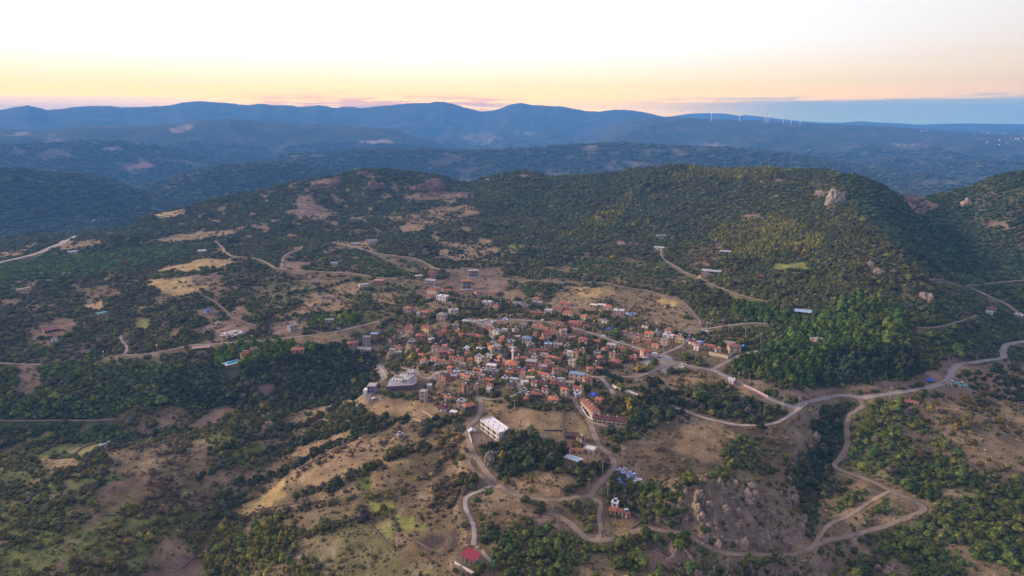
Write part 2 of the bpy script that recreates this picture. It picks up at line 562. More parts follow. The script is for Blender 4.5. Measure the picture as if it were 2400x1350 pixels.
# ------------------------------------------------------------------ what grows and lies where
G = dict(soil=(.145, .104, .062), tan=(.265, .182, .105), straw=(.42, .29, .135), green=(.125, .135, .04), lime=(.21, .215, .06),
         pink=(.20, .132, .103), rock=(.170, .128, .086), gravel=(.34, .30, .30), forest=(.055, .058, .030), dark=(.075, .055, .048),
         olive=(.15, .13, .06), dry=(.205, .148, .090), pale=(.42, .37, .31))
TREE = dict(mix=(0.073, 0.077, 0.022), dark=(0.045, 0.053, 0.019), olive=(0.102, 0.091, 0.026), green=(0.076, 0.092, 0.021), pine=(0.073, 0.104, 0.019), bright=(0.101, 0.143, 0.013), grey=(0.138, 0.105, 0.055), yellow=(0.297, 0.211, 0.024), valley=(0.050, 0.068, 0.023), lit=(0.140, 0.134, 0.026))  # lit: yellow-green crowns; on the hill bands this colour stands in for light
Z_ = [  # pixels, ground, density, tree colour, size
    ([(1080, 440), (1600, 380), (2500, 380), (2600, 800), (2200, 850), (2150, 900), (1850, 915), (1760, 870), (1690, 740), (1500, 560), (1150, 580)], 'olive', .97, 'mix', 1.0),
    ([(300, 520), (450, 470), (860, 390), (1110, 430), (1120, 470), (900, 540), (500, 560), (330, 560)], 'soil', .93, 'mix', .95),
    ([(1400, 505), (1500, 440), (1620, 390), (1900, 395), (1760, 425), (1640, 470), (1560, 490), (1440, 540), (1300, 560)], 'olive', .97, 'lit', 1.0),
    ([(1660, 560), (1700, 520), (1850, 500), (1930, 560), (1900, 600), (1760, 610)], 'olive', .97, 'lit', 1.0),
    ([(1500, 410), (1480, 480), (1420, 560), (1600, 590), (1700, 500), (1900, 480), (1900, 430), (1700, 420)], None, .97, 'mix', 1.0),
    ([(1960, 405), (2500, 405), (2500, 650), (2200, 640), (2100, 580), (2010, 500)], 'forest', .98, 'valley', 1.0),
    ([(2200, 640), (2500, 640), (2500, 800), (2300, 860), (2160, 830), (2130, 760), (2180, 700)], 'forest', .97, 'green', .9),
    ([(1990, 700), (2100, 715), (2140, 800), (2190, 860), (2100, 890), (1900, 908), (1760, 880), (1700, 855), (1780, 830), (1900, 760)], 'forest', 1, 'pine', 1.3),
    ([(1960, 820), (2160, 830), (2180, 870), (2060, 895), (1900, 908), (1940, 860)], 'forest', 1, 'dark', 1.3),
    ([(1700, 722), (1790, 715), (1860, 740), (1900, 760), (1800, 760), (1720, 745)], 'forest', 1, 'pine', 1.3),
    ([(1990, 950), (2120, 935), (2180, 1010), (2330, 1130), (2500, 1180), (2500, 1400), (1950, 1400), (1900, 1305), (2150, 1215), (2130, 1160), (2000, 1100), (2000, 1000)], 'olive', .93, 'green', 1.0),
    ([(2130, 950), (2240, 910), (2250, 860), (2500, 840), (2500, 1080), (2400, 1120), (2330, 1125), (2190, 1010)], 'tan', .28, 'olive', 1.0),
    ([(2240, 870), (2330, 860), (2400, 900), (2440, 950), (2390, 945), (2300, 930)], None, .75, 'dark', 1.0),
    ([(1890, 945), (2000, 945), (1975, 1080), (1945, 1120), (1905, 1180), (1900, 1250), (1875, 1240), (1865, 1130), (1885, 1050)], 'forest', .97, 'dark', 1.1),
    ([(1450, 1060), (1500, 1010), (1600, 965), (1800, 1000), (1900, 985), (1900, 1050), (1800, 1100), (1640, 1120), (1540, 1160), (1460, 1110)], 'soil', .34, 'grey', .7),
    ([(1590, 1000), (1680, 990), (1730, 1030), (1650, 1090), (1590, 1060)], 'tan', .15, 'olive', .7),
    ([(1680, 1060), (1740, 1020), (1800, 1040), (1860, 1080), (1850, 1130), (1780, 1110), (1690, 1110)], 'soil', .75, 'green', .85),
    ([(1440, 1130), (1520, 1130), (1620, 1150), (1640, 1230), (1560, 1230), (1500, 1200), (1470, 1160)], 'soil', .85, 'green', .95),
    ([(1640, 1130), (1760, 1105), (1850, 1125), (1890, 1190), (1885, 1265), (1800, 1297), (1700, 1285), (1640, 1245), (1615, 1190)], 'rock', .30, 'olive', .7),
    ([(1480, 880), (1560, 885), (1650, 900), (1830, 925), (1850, 960), (1780, 1000), (1690, 985), (1620, 960), (1550, 1000), (1470, 1020), (1400, 1050), (1400, 1010), (1460, 990), (1500, 920)], 'soil', .88, 'dark', 1.05),
    ([(1500, 870), (1640, 870), (1720, 890), (1760, 925), (1560, 905)], 'tan', .3, 'grey', .8),
    ([(1560, 910), (1680, 900), (1740, 925), (1700, 950), (1600, 945)], 'soil', .8, 'green', 1.0),
    ([(870, 745), (960, 700), (1240, 690), (1460, 710), (1640, 740), (1770, 810), (1680, 868), (1500, 885), (1480, 960), (1360, 980), (1130, 960), (990, 965), (880, 860)], 'soil', .60, 'mix', .95),
    ([(1060, 770), (1180, 760), (1230, 800), (1200, 840), (1100, 840), (1040, 800)], 'soil', .85, 'olive', 1.1),
    ([(1440, 790), (1560, 790), (1640, 830), (1600, 850), (1500, 830)], 'soil', .3, 'grey', .8),
    ([(1320, 668), (1480, 680), (1600, 700), (1650, 780), (1560, 772), (1450, 745), (1360, 725), (1290, 700)], 'dry', .27, 'olive', .75),
    ([(1400, 705), (1480, 690), (1500, 705), (1440, 720)], None, .7, 'green', .8),
    ([(1340, 675), (1440, 670), (1440, 690), (1360, 700)], 'straw', .12, 'olive', .7),
    ([(1540, 698), (1600, 708), (1590, 722), (1545, 714)], 'straw', .02, 'olive', .7),
    ([(1200, 640), (1420, 600), (1560, 620), (1640, 670), (1600, 690), (1400, 655), (1210, 652)], 'soil', .72, 'green', .85),
    ([(1060, 628), (1170, 628), (1195, 670), (1160, 700), (1080, 695), (1045, 660)], 'pink', .06, 'olive', .7),
    ([(960, 655), (1010, 650), (1060, 668), (1000, 705), (968, 685)], 'pink', .12, 'olive', .7),
    ([(1180, 680), (1225, 675), (1240, 700), (1185, 705)], 'tan', .05, 'olive', .7),
    ([(1285, 705), (1330, 690), (1375, 692), (1380, 722), (1340, 735), (1290, 720)], 'tan', .05, 'olive', .7),
    ([(1490, 845), (1560, 835), (1620, 858), (1560, 872), (1520, 862)], 'gravel', 0, 'olive', .7),
    ([(1100, 748), (1160, 745), (1165, 762), (1110, 765)], 'gravel', .02, 'olive', .7),
    ([(1180, 962), (1340, 962), (1372, 1000), (1368, 1030), (1290, 1035), (1200, 1035), (1165, 985)], 'tan', .02, 'olive', .6),
    ([(1272, 1012), (1320, 1012), (1322, 1062), (1268, 1040)], 'soil', .02, 'olive', .6),
    ([(1125, 940), (1190, 945), (1195, 985), (1130, 975)], 'tan', .15, 'olive', .7),
    ([(1080, 985), (1150, 985), (1200, 1030), (1150, 1050), (1100, 1040)], 'pink', .05, 'olive', .7),
    ([(1142, 1052), (1205, 1028), (1300, 1045), (1335, 1070), (1300, 1100), (1240, 1122), (1170, 1105), (1145, 1085)], 'forest', 1, 'dark', 1.25),
    ([(1180, 1115), (1290, 1105), (1370, 1120), (1330, 1160), (1230, 1155)], 'tan', .14, 'olive', .7),
    ([(1330, 1085), (1420, 1065), (1440, 1085), (1380, 1148), (1300, 1168), (1290, 1150), (1350, 1120)], 'soil', .9, 'dark', 1.0),
    ([(1320, 1062), (1420, 1055), (1420, 1080), (1370, 1095)], 'tan', .1, 'olive', .7),
    ([(980, 1000), (1095, 1010), (1112, 1070), (1100, 1110), (1060, 1150), (1000, 1120), (960, 1050)], 'tan', .45, 'olive', .85),
    ([(880, 930), (990, 935), (1040, 965), (960, 1005), (900, 990), (835, 945)], 'tan', .06, 'olive', .6),
    ([(840, 915), (868, 930), (868, 948), (826, 940)], 'straw', .02, 'olive', .6),
    ([(1000, 860), (1110, 870), (1130, 930), (1050, 955), (990, 920)], 'soil', .4, 'grey', .9),
    ([(560, 1110), (760, 1050), (900, 990), (1000, 1000), (1060, 1150), (1110, 1280), (1090, 1400), (560, 1400), (470, 1330), (600, 1200)], 'soil', .16, 'olive', .9),
    ([(700, 1040), (900, 1020), (960, 1060), (900, 1140), (760, 1180), (680, 1120)], 'tan', .2, 'grey', .9),
    ([(1000, 1120), (1090, 1120), (1100, 1280), (1010, 1230), (960, 1180)], 'soil', .6, 'grey', .9),
    ([(620, 1290), (780, 1200), (900, 1240), (960, 1320), (1050, 1340), (1040, 1400), (640, 1400)], 'olive', .12, 'olive', .7),
    ([(865, 1172), (912, 1168), (925, 1192), (880, 1208)], 'lime', 0, 'olive', .6),
    ([(862, 1228), (900, 1215), (932, 1255), (925, 1268)], 'lime', 0, 'olive', .6),
    ([(925, 1205), (980, 1208), (1005, 1242), (945, 1240)], 'lime', .02, 'olive', .6),
    ([(820, 1120), (870, 1115), (880, 1150), (840, 1160)], 'green', .1, 'olive', .6),
    ([(920, 1070), (945, 1070), (950, 1085), (925, 1085)], 'lime', .02, 'olive', .6),
    ([(975, 1262), (1060, 1250), (1085, 1280), (1010, 1292)], 'dark', .02, 'olive', .6),
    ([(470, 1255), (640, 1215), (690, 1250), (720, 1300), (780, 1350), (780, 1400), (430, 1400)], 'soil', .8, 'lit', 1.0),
    ([(1110, 1300), (1200, 1190), (1330, 1240), (1400, 1290), (1600, 1260), (1700, 1330), (1750, 1400), (1120, 1400)], 'soil', .82, 'green', .95),
    ([(1500, 1290), (1620, 1290), (1640, 1330), (1520, 1340)], 'pink', .3, 'olive', .7),
    ([(1120, 1150), (1250, 1190), (1230, 1230), (1150, 1230), (1120, 1200)], 'soil', .45, 'olive', .8),
    ([(1240, 1195), (1300, 1215), (1350, 1260), (1300, 1250), (1230, 1215)], 'pink', .15, 'olive', .8),
    ([(1415, 1215), (1490, 1210), (1500, 1240), (1450, 1262), (1415, 1255)], 'tan', .06, 'yellow', .6),
    ([(535, 1202), (600, 1165), (650, 1145), (668, 1118), (682, 1128), (665, 1165), (620, 1192), (545, 1210)], 'straw', .02, 'olive', .6),
    ([(690, 1060), (780, 1020), (850, 1005), (830, 1030), (740, 1075), (690, 1100)], 'tan', .12, 'olive', .7),
    ([(640, 985), (760, 945), (860, 880), (880, 905), (800, 960), (700, 1015)], 'tan', .3, 'olive', .8),
    ([(0, 1060), (250, 1030), (450, 1010), (640, 1040), (560, 1140), (420, 1250), (300, 1400), (-200, 1400), (-200, 1060)], 'green', .62, 'olive', .95),
    ([(250, 1050), (420, 1030), (520, 1080), (500, 1130), (300, 1120), (240, 1080)], 'soil', .6, 'grey', .95),
    ([(300, 1120), (560, 1090), (600, 1110), (480, 1200), (330, 1210)], 'soil', .5, 'grey', .95),
    ([(222, 1150), (300, 1120), (345, 1118), (345, 1150), (300, 1165), (235, 1172)], 'pink', .05, 'olive', .7),
    ([(215, 1170), (330, 1140), (365, 1150), (300, 1190), (230, 1200)], 'soil', .12, 'olive', .7),
    ([(408, 1162), (475, 1145), (470, 1165), (430, 1170)], 'green', 0, 'olive', .6),
    ([(285, 1212), (325, 1215), (330, 1250), (292, 1245)], 'green', .02, 'olive', .6),
    ([(152, 1060), (170, 1042), (235, 1036), (235, 1055), (165, 1072)], 'lime', .01, 'olive', .6),
    ([(80, 1075), (160, 1036), (235, 1030), (200, 1042), (150, 1062), (90, 1086)], 'lime', .05, 'olive', .6),
    ([(100, 1080), (185, 1072), (180, 1098), (95, 1100)], 'tan', .12, 'olive', .6),
    ([(20, 1240), (80, 1240), (170, 1290), (90, 1330), (10, 1320)], 'green', .25, 'olive', .8),
    ([(350, 1335), (455, 1292), (478, 1330), (450, 1400), (330, 1400)], 'pink', .03, 'olive', .7),
    ([(310, 1300), (330, 1300), (335, 1335), (305, 1335)], 'green', .05, 'olive', .6),
    ([(-200, 860), (100, 850), (400, 850), (600, 900), (450, 1000), (250, 1030), (-200, 1060)], 'forest', .95, 'green', 1.0),
    ([(600, 830), (700, 810), (850, 805), (890, 850), (850, 930), (700, 965), (500, 950), (360, 930), (400, 870), (480, 850)], 'forest', 1, 'dark', 1.1),
    ([(300, 960), (420, 950), (470, 1000), (330, 1020), (280, 1000)], 'soil', .5, 'olive', .9),
    ([(500, 955), (550, 945), (555, 965), (520, 985), (462, 1005), (455, 998)], 'pink', .04, 'olive', .6),
    ([(600, 905), (640, 905), (630, 925), (600, 925)], 'pink', .1, 'olive', .6),
    ([(38, 872), (60, 855), (97, 852), (92, 915), (70, 925), (40, 922)], 'pink', .2, 'grey', .8),
    ([(-200, 660), (200, 640), (480, 700), (640, 720), (640, 790), (450, 800), (280, 830), (-200, 850)], 'soil', .84, 'mix', .95),
    ([(60, 775), (110, 752), (175, 745), (188, 765), (130, 792), (85, 788)], 'pink', .12, 'olive', .7),
    ([(160, 680), (250, 665), (290, 690), (240, 695), (200, 690)], 'soil', .2, 'olive', .8),
    ([(195, 715), (250, 708), (250, 720), (205, 725)], 'straw', .1, 'olive', .8),
    ([(345, 655), (430, 650), (500, 642), (505, 665), (445, 692), (385, 692)], 'straw', .16, 'olive', .7),
    ([(445, 645), (510, 640), (520, 662), (450, 668)], 'pink', .12, 'olive', .7),
    ([(362, 637), (450, 612), (545, 605), (550, 618), (450, 636)], 'straw', .10, 'olive', .7),
    ([(345, 562), (450, 545), (552, 538), (555, 548), (410, 570)], 'tan', .12, 'olive', .7),
    ([(363, 500), (425, 493), (430, 505), (372, 516)], 'straw', .16, 'olive', .7),
    ([(-200, 620), (200, 590), (480, 568), (430, 600), (220, 645), (-200, 670)], 'forest', .97, 'pine', .9),
    ([(130, 570), (230, 558), (240, 570), (140, 590)], 'tan', .15, 'olive', .8),
    ([(0, 590), (80, 580), (60, 595), (0, 605)], 'tan', .2, 'olive', .8),
    ([(20, 515), (200, 508), (250, 510), (150, 525), (20, 528)], 'straw', .45, 'olive', .9),
    ([(505, 832), (560, 805), (640, 797), (735, 812), (690, 832), (600, 845), (540, 860), (505, 852)], 'forest', 1, 'bright', 1.25),
    ([(730, 745), (840, 735), (830, 760), (720, 760)], 'forest', .95, 'bright', 1.0),
    ([(318, 758), (330, 750), (355, 750), (365, 762), (345, 770), (322, 768)], 'lime', 0, 'olive', .7),
    ([(445, 775), (480, 760), (560, 748), (600, 768), (570, 788), (480, 782)], 'pink', .12, 'olive', .7),
    ([(465, 735), (500, 715), (515, 730), (500, 748), (475, 745)], 'pink', .05, 'olive', .7),
    ([(628, 758), (680, 748), (715, 765), (700, 785), (640, 795)], 'pink', .06, 'olive', .7),
    ([(560, 640), (740, 645), (1000, 655), (960, 700), (880, 740), (700, 740), (600, 720)], 'olive', .55, 'mix', .85),
    ([(660, 640), (780, 642), (860, 655), (800, 675), (700, 665)], 'soil', .3, 'olive', .8),
    ([(720, 690), (800, 685), (830, 720), (760, 745), (690, 735)], 'tan', .32, 'grey', .8),
    ([(780, 655), (830, 655), (850, 690), (800, 690)], 'tan', .12, 'olive', .7),
    ([(870, 690), (930, 685), (930, 715), (890, 720)], 'tan', .15, 'olive', .7),
    ([(840, 735), (900, 725), (900, 750), (850, 755)], 'green', .2, 'olive', .8),
    ([(640, 800), (720, 790), (790, 778), (845, 800), (740, 808)], 'tan', .06, 'olive', .7),
    ([(665, 615), (700, 610), (730, 618), (700, 632), (668, 630)], 'pink', .02, 'olive', .7),
    ([(895, 612), (925, 602), (920, 625), (880, 632)], 'pink', .05, 'olive', .7),
    ([(780, 565), (860, 565), (880, 590), (800, 575)], 'tan', .2, 'olive', .8),
    ([(690, 505), (700, 460), (728, 452), (745, 480), (772, 492), (765, 515), (700, 517)], 'pink', .10, 'olive', .7),
    ([(720, 425), (800, 412), (800, 432), (740, 442)], 'pink', .25, 'olive', .8),
    ([(945, 455), (1030, 448), (1110, 450), (1110, 465), (1000, 470), (950, 470)], 'pink', .2, 'olive', .7),
    ([(930, 533), (960, 526), (1000, 530), (990, 542), (945, 543)], 'tan', .02, 'olive', .8),
    ([(900, 515), (1000, 490), (1100, 478), (1130, 500), (1020, 530), (940, 525)], 'tan', .35, 'olive', .9),
    ([(980, 575), (1150, 560), (1180, 600), (1100, 615), (1000, 600)], 'tan', .5, 'dark', .9),
    ([(1190, 572), (1230, 570), (1225, 585), (1195, 585)], 'lime', .2, 'green', .9),
    ([(2100, 455), (2150, 450), (2200, 480), (2180, 500), (2150, 505)], 'pink', .25, 'olive', .9),
    ([(2300, 515), (2350, 520), (2380, 538), (2310, 532)], 'pink', .3, 'olive', .9),
    ([(1440, 565), (1490, 565), (1500, 575), (1440, 577)], 'pink', .05, 'olive', .9),
    ([(1800, 620), (1890, 613), (1895, 632), (1825, 633)], 'lime', .04, 'olive', .9),
    ([(1620, 570), (1700, 575), (1700, 600), (1640, 640), (1600, 620)], 'soil', .7, 'olive', .9),
    ([(1735, 505), (1780, 497), (1785, 512), (1745, 515)], 'pink', .3, 'olive', .9),
    ([(2085, 660), (2130, 672), (2190, 705), (2185, 725), (2120, 695)], 'rock', .45, 'olive', .8),
    ([(2020, 605), (2045, 615), (2090, 660), (2070, 660)], 'rock', .4, 'olive', .8),
    ([(1725, 885), (1840, 915), (1950, 907), (2100, 893), (2190, 868), (2240, 845), (2235, 868), (2190, 895), (2050, 915), (1950, 925), (1865, 940), (1800, 918)], 'pink', .04, 'olive', .7),
    ([(1905, 795), (1900, 808), (1880, 812), (1870, 800)], 'tan', .1, 'olive', .7),
    ([(1860, 722), (1920, 728), (1920, 742), (1860, 745)], 'olive', .1, 'olive', .7),
    ([(1880, 950), (1920, 945), (1910, 1010), (1870, 1060), (1820, 1020)], 'rock', .25, 'grey', .8),
    ([(2000, 1160), (2080, 1148), (2150, 1185), (2120, 1205), (2000, 1240), (1930, 1262), (1960, 1220)], 'tan', .55, 'green', .85),
    ([(1930, 1160), (2020, 1150), (1990, 1200), (1930, 1230), (1915, 1190)], 'tan', .5, 'green', .9),
    ([(1920, 1295), (2010, 1260), (2060, 1260), (2080, 1330), (1980, 1360), (1920, 1330)], 'soil', .55, 'green', .9),
    ([(2050, 1325), (2100, 1318), (2140, 1345), (2060, 1360)], 'rock', .2, 'grey', .7),
    ([(2290, 1330), (2360, 1320), (2400, 1350), (2300, 1360)], 'tan', .3, 'olive', .9),
    ([(760, 600), (900, 598), (1000, 610), (1010, 640), (940, 650), (820, 640)], 'soil', .72, 'green', .9),
]
FARZ = [([(840, 333), (900, 328), (932, 333), (900, 339)], (.55, .36, .26)), ([(405, 300), (450, 290), (452, 302), (405, 314)], (.36, .25, .20)),
        ([(292, 390), (345, 379), (366, 385), (360, 394), (300, 398)], (.40, .21, .18)), ([(0, 318), (75, 308), (70, 314), (0, 322)], (.35, .28, .18)),
        ([(95, 330), (150, 322), (170, 330), (120, 336)], (.24, .17, .14)), ([(1070, 316), (1150, 310), (1180, 328), (1130, 340), (1090, 328)], (.22, .17, .13)),
        ([(235, 345), (280, 342), (290, 352), (240, 354)], (.20, .15, .12)), ([(1190, 308), (1260, 312), (1240, 316)], (.38, .30, .24)),
        ([(1090, 395), (1150, 380), (1180, 400), (1130, 415)], (.12, .09, .07)), ([(1400, 400), (1440, 372), (1520, 380), (1540, 400)], (.14, .12, .10)),
        ([(1350, 345), (1400, 338), (1410, 350), (1360, 355)], (.17, .12, .10)), ([(520, 415), (640, 430), (560, 440)], (.10, .07, .06)),
        ([(1640, 335), (1700, 338), (1690, 342), (1640, 341)], (.30, .24, .2)), ([(2060, 360), (2100, 362), (2100, 372), (2050, 370)], (.12, .14, .07)),
        ([(1850, 377), (1875, 376), (1870, 380), (1852, 381)], (.3, .26, .18)), ([(2090, 335), (2170, 335), (2170, 345), (2100, 345)], (.16, .12, .1))]
HEDGE = [  # lines of trees and scrub along walls and streams: width, colour, pixels
    (5, 'dark', [(370, 648), (450, 642), (560, 632), (640, 632)]), (6, 'dark', [(470, 1120), (560, 1080), (690, 1040), (830, 1000), (900, 985)]),
    (9, 'dark', [(560, 1130), (700, 1090), (860, 1010), (950, 985)]), (7, 'mix', [(700, 1160), (800, 1140), (900, 1080), (1000, 1050)]),
    (5, 'grey', [(780, 1180), (690, 1200), (600, 1210), (520, 1230)]), (5, 'olive', [(700, 1260), (780, 1240), (840, 1220), (900, 1200)]),
    (5, 'dark', [(640, 700), (740, 680), (860, 650), (1000, 640)]), (5, 'dark', [(380, 570), (500, 562), (640, 560)]),
    (6, 'dark', [(900, 760), (960, 720), (1010, 705)]), (6, 'dark', [(690, 740), (780, 735), (870, 725), (930, 712)]),
    (5, 'green', [(1560, 1250), (1640, 1290), (1700, 1320), (1780, 1330)]), (5, 'yellow', [(1478, 940), (1470, 965), (1462, 990)]),
    (4, 'green', [(1245, 1000), (1250, 1030)]), (5, 'grey', [(1000, 1120), (1060, 1060), (1090, 1000)]), (5, 'dark', [(1060, 985), (1100, 960), (1130, 965)]),
    (5, 'dark', [(1390, 1000), (1395, 1030), (1440, 1060)]), (6, 'dark', [(990, 1020), (1020, 1000), (1060, 985)]),
    (5, 'dark', [(250, 1045), (320, 1030), (440, 1015)]), (4, 'dark', [(1500, 868), (1530, 858), (1555, 848)]),
    (8, 'dark', [(850, 880), (830, 910), (780, 960), (700, 1000), (600, 1030), (500, 1060)]), (4, 'bright', [(1240, 1118), (1250, 1130)]),
    (6, 'green', [(1290, 740), (1340, 748), (1370, 745)]), (5, 'mix', [(1300, 842), (1400, 825), (1470, 850)]),
    (4, 'yellow', [(1500, 865), (1530, 862), (1555, 855)]), (5, 'yellow', [(1180, 1075), (1195, 1060)]),
]
LARGE = []


def in_poly(P, x, y):
    ins = np.zeros(x.shape, bool)
    n = len(P)
    j = n - 1
    for i in range(n):
        xi, yi = P[i]
        xj, yj = P[j]
        if yi != yj:
            c = ((yi > y) != (yj > y)) & (x < (xj - xi) * (y - yi) / (yj - yi) + xi)
            ins ^= c
        j = i
    return ins


hedge_w = [(w, c, np.array([hit(px, py)[:2] for px, py in p])) for w, c, p in HEDGE]


def classify(x, y, z):
    """ground colour, tree density, tree colour, tree size at world points"""
    px, py = project(x, y, z)
    D = np.hypot(x, y)
    wob = np.clip(8000 / D, 6, 20)
    fine = fbm(x / 6, y / 6, 2, 53)
    wx = px + fbm(x / 22, y / 22, 3, 51) * wob + fine * wob * .35
    wy = py + fbm(x / 22 + 50, y / 22, 3, 57) * wob * .5 + fbm(x / 6 + 9, y / 6, 2, 59) * wob * .2
    n = len(x)
    gcol = np.tile(np.array(G['soil']), (n, 1))
    dens = np.full(n, .82)
    tcol = np.tile(np.array(TREE['mix']), (n, 1))
    size = np.ones(n)
    nearm = D < 2150
    for P, g, d, t, s in Z_:
        xs = [p[0] for p in P]
        ys = [p[1] for p in P]
        sel = np.nonzero((wx > min(xs)) & (wx < max(xs)) & (wy > min(ys)) & (wy < max(ys)) & nearm)[0]
        if len(sel) == 0:
            continue
        m = sel[in_poly(P, wx[sel], wy[sel])]
        if g:
            gcol[m] = G[g]
        if d is not None:
            dens[m] = d
        if t:
            tcol[m] = TREE[t]
        if s:
            size[m] = s
    nx_, ny_ = x[nearm], y[nearm]
    for w, c, L in hedge_w:
        bb = (x > L[:, 0].min() - w) & (x < L[:, 0].max() + w) & (y > L[:, 1].min() - w) & (y < L[:, 1].max() + w)
        sel = np.nonzero(bb)[0]
        if len(sel) == 0:
            continue
        d, _ = poly_dist(L, x[sel], y[sel])
        m = sel[d < w * .5 + 1.0 * fbm(x[sel] / 9, y[sel] / 9, 2, 9)]
        dens[m] = 1
        tcol[m] = TREE[c]
        size[m] = 1
    # natural thinning into clumps and glades
    nse = fbm(x / 34, y / 34, 3, 71)
    dens = np.where(dens > .9, dens - .30 * np.clip(nse - .55, 0, 1), dens + (nse * .55) * np.sin(np.clip(dens, 0, 1) * math.pi))
    # small dry clearings and terraces between the scrub
    gl_ = fbm(x / 30 + .35 * y / 30, y / 52, 3, 77)
    open_ = (gl_ > .36) & (dens < .945) & (dens > .3) & nearm
    dens[open_] *= .22
    mixg = np.clip(.5 + fbm(x / 25, y / 25, 2, 79), 0, 1)[:, None]
    gcol[open_] = (np.array(G['dry']) * 1.05 * mixg + np.array(G['soil']) * 1.15 * (1 - mixg))[open_]
    # goat paths, and the lines of brush that grow along old field walls
    tr_ = np.abs(fbm(x / 46, y / 46, 2, 83))
    pth = (tr_ < .016) & (dens < .9) & nearm & (D < 1000)
    gcol[pth] = gcol[pth] * .4 + np.array((.33, .25, .18)) * .6
    dens[pth] *= .2
    hd_ = np.abs(fbm(x / 58 + 7, y / 58, 2, 87))
    hdg = (hd_ < .022) & (dens < .6) & (dens > .1) & nearm & ~pth
    dens[hdg] = .95
    # far country
    far = ~nearm
    if far.any():
        xf, yf = x[far], y[far]
        p = fbm(xf / 210, yf / 210, 4, 81)
        q = fbm(xf / 75, yf / 75, 3, 91)
        base = np.array((.062, .068, .042))
        c = np.tile(base, (far.sum(), 1))
        t = sstep(.05, .6, p + .45 * q)[:, None] * .6
        c = c * (1 - t) + np.array((.13, .105, .085)) * t
        gv = (sstep(3600, 2400, D[far]) * sstep(-.10, -.28, np.arctan2(xf, yf)))[:, None] * .6
        c = c * (1 - gv) + np.array((.062, .092, .036)) * gv
        t = sstep(.85, 1.1, q + .4 * p)[:, None] * .7
        c = c * (1 - t) + np.array((.26, .20, .15)) * t
        fpx, fpy = px[far], py[far]
        wob2 = fbm(xf / 120, yf / 120, 3, 93)
        for P, colr in FARZ:
            m = in_poly(P, fpx + wob2 * 9, fpy + wob2 * 2.2)
            kk = (.62 + .5 * np.clip(q[m] + .6, 0, 1.2))[:, None]
            mk = m.copy()
            mk[m] = q[m] > -.32
            c[mk] = (np.array(colr) * kk)[q[m] > -.32]
        gcol[far] = c
        dens[far] = np.where(c[:, 0] > .10, .15, .9)
    return gcol, np.clip(dens, 0, 1), tcol, size, px, py


# ------------------------------------------------------------------ building plots (footprints level the ground first)
RC = dict(orange=(.46, .175, .095), red=(.33, .13, .09), maroon=(.18, .06, .06), brown=(.13, .075, .065), white=(.64, .62, .62),
          grey=(.34, .32, .32), blue=(.30, .40, .58), concrete=(.33, .30, .29), tile=(.42, .165, .105), sheet=(.55, .58, .64), azure=(.05, .17, .60),
          turquoise=(.12, .42, .48))
WC = dict(cream=(.58, .49, .36), white=(.62, .58, .54), stone=(.36, .29, .24), brick=(.40, .21, .15), pink=(.56, .37, .31), grey=(.36, .32, .30),
          yellow=(.70, .52, .25), tan=(.50, .40, .30), concrete=(.36, .32, .31), dark=(.10, .08, .08))
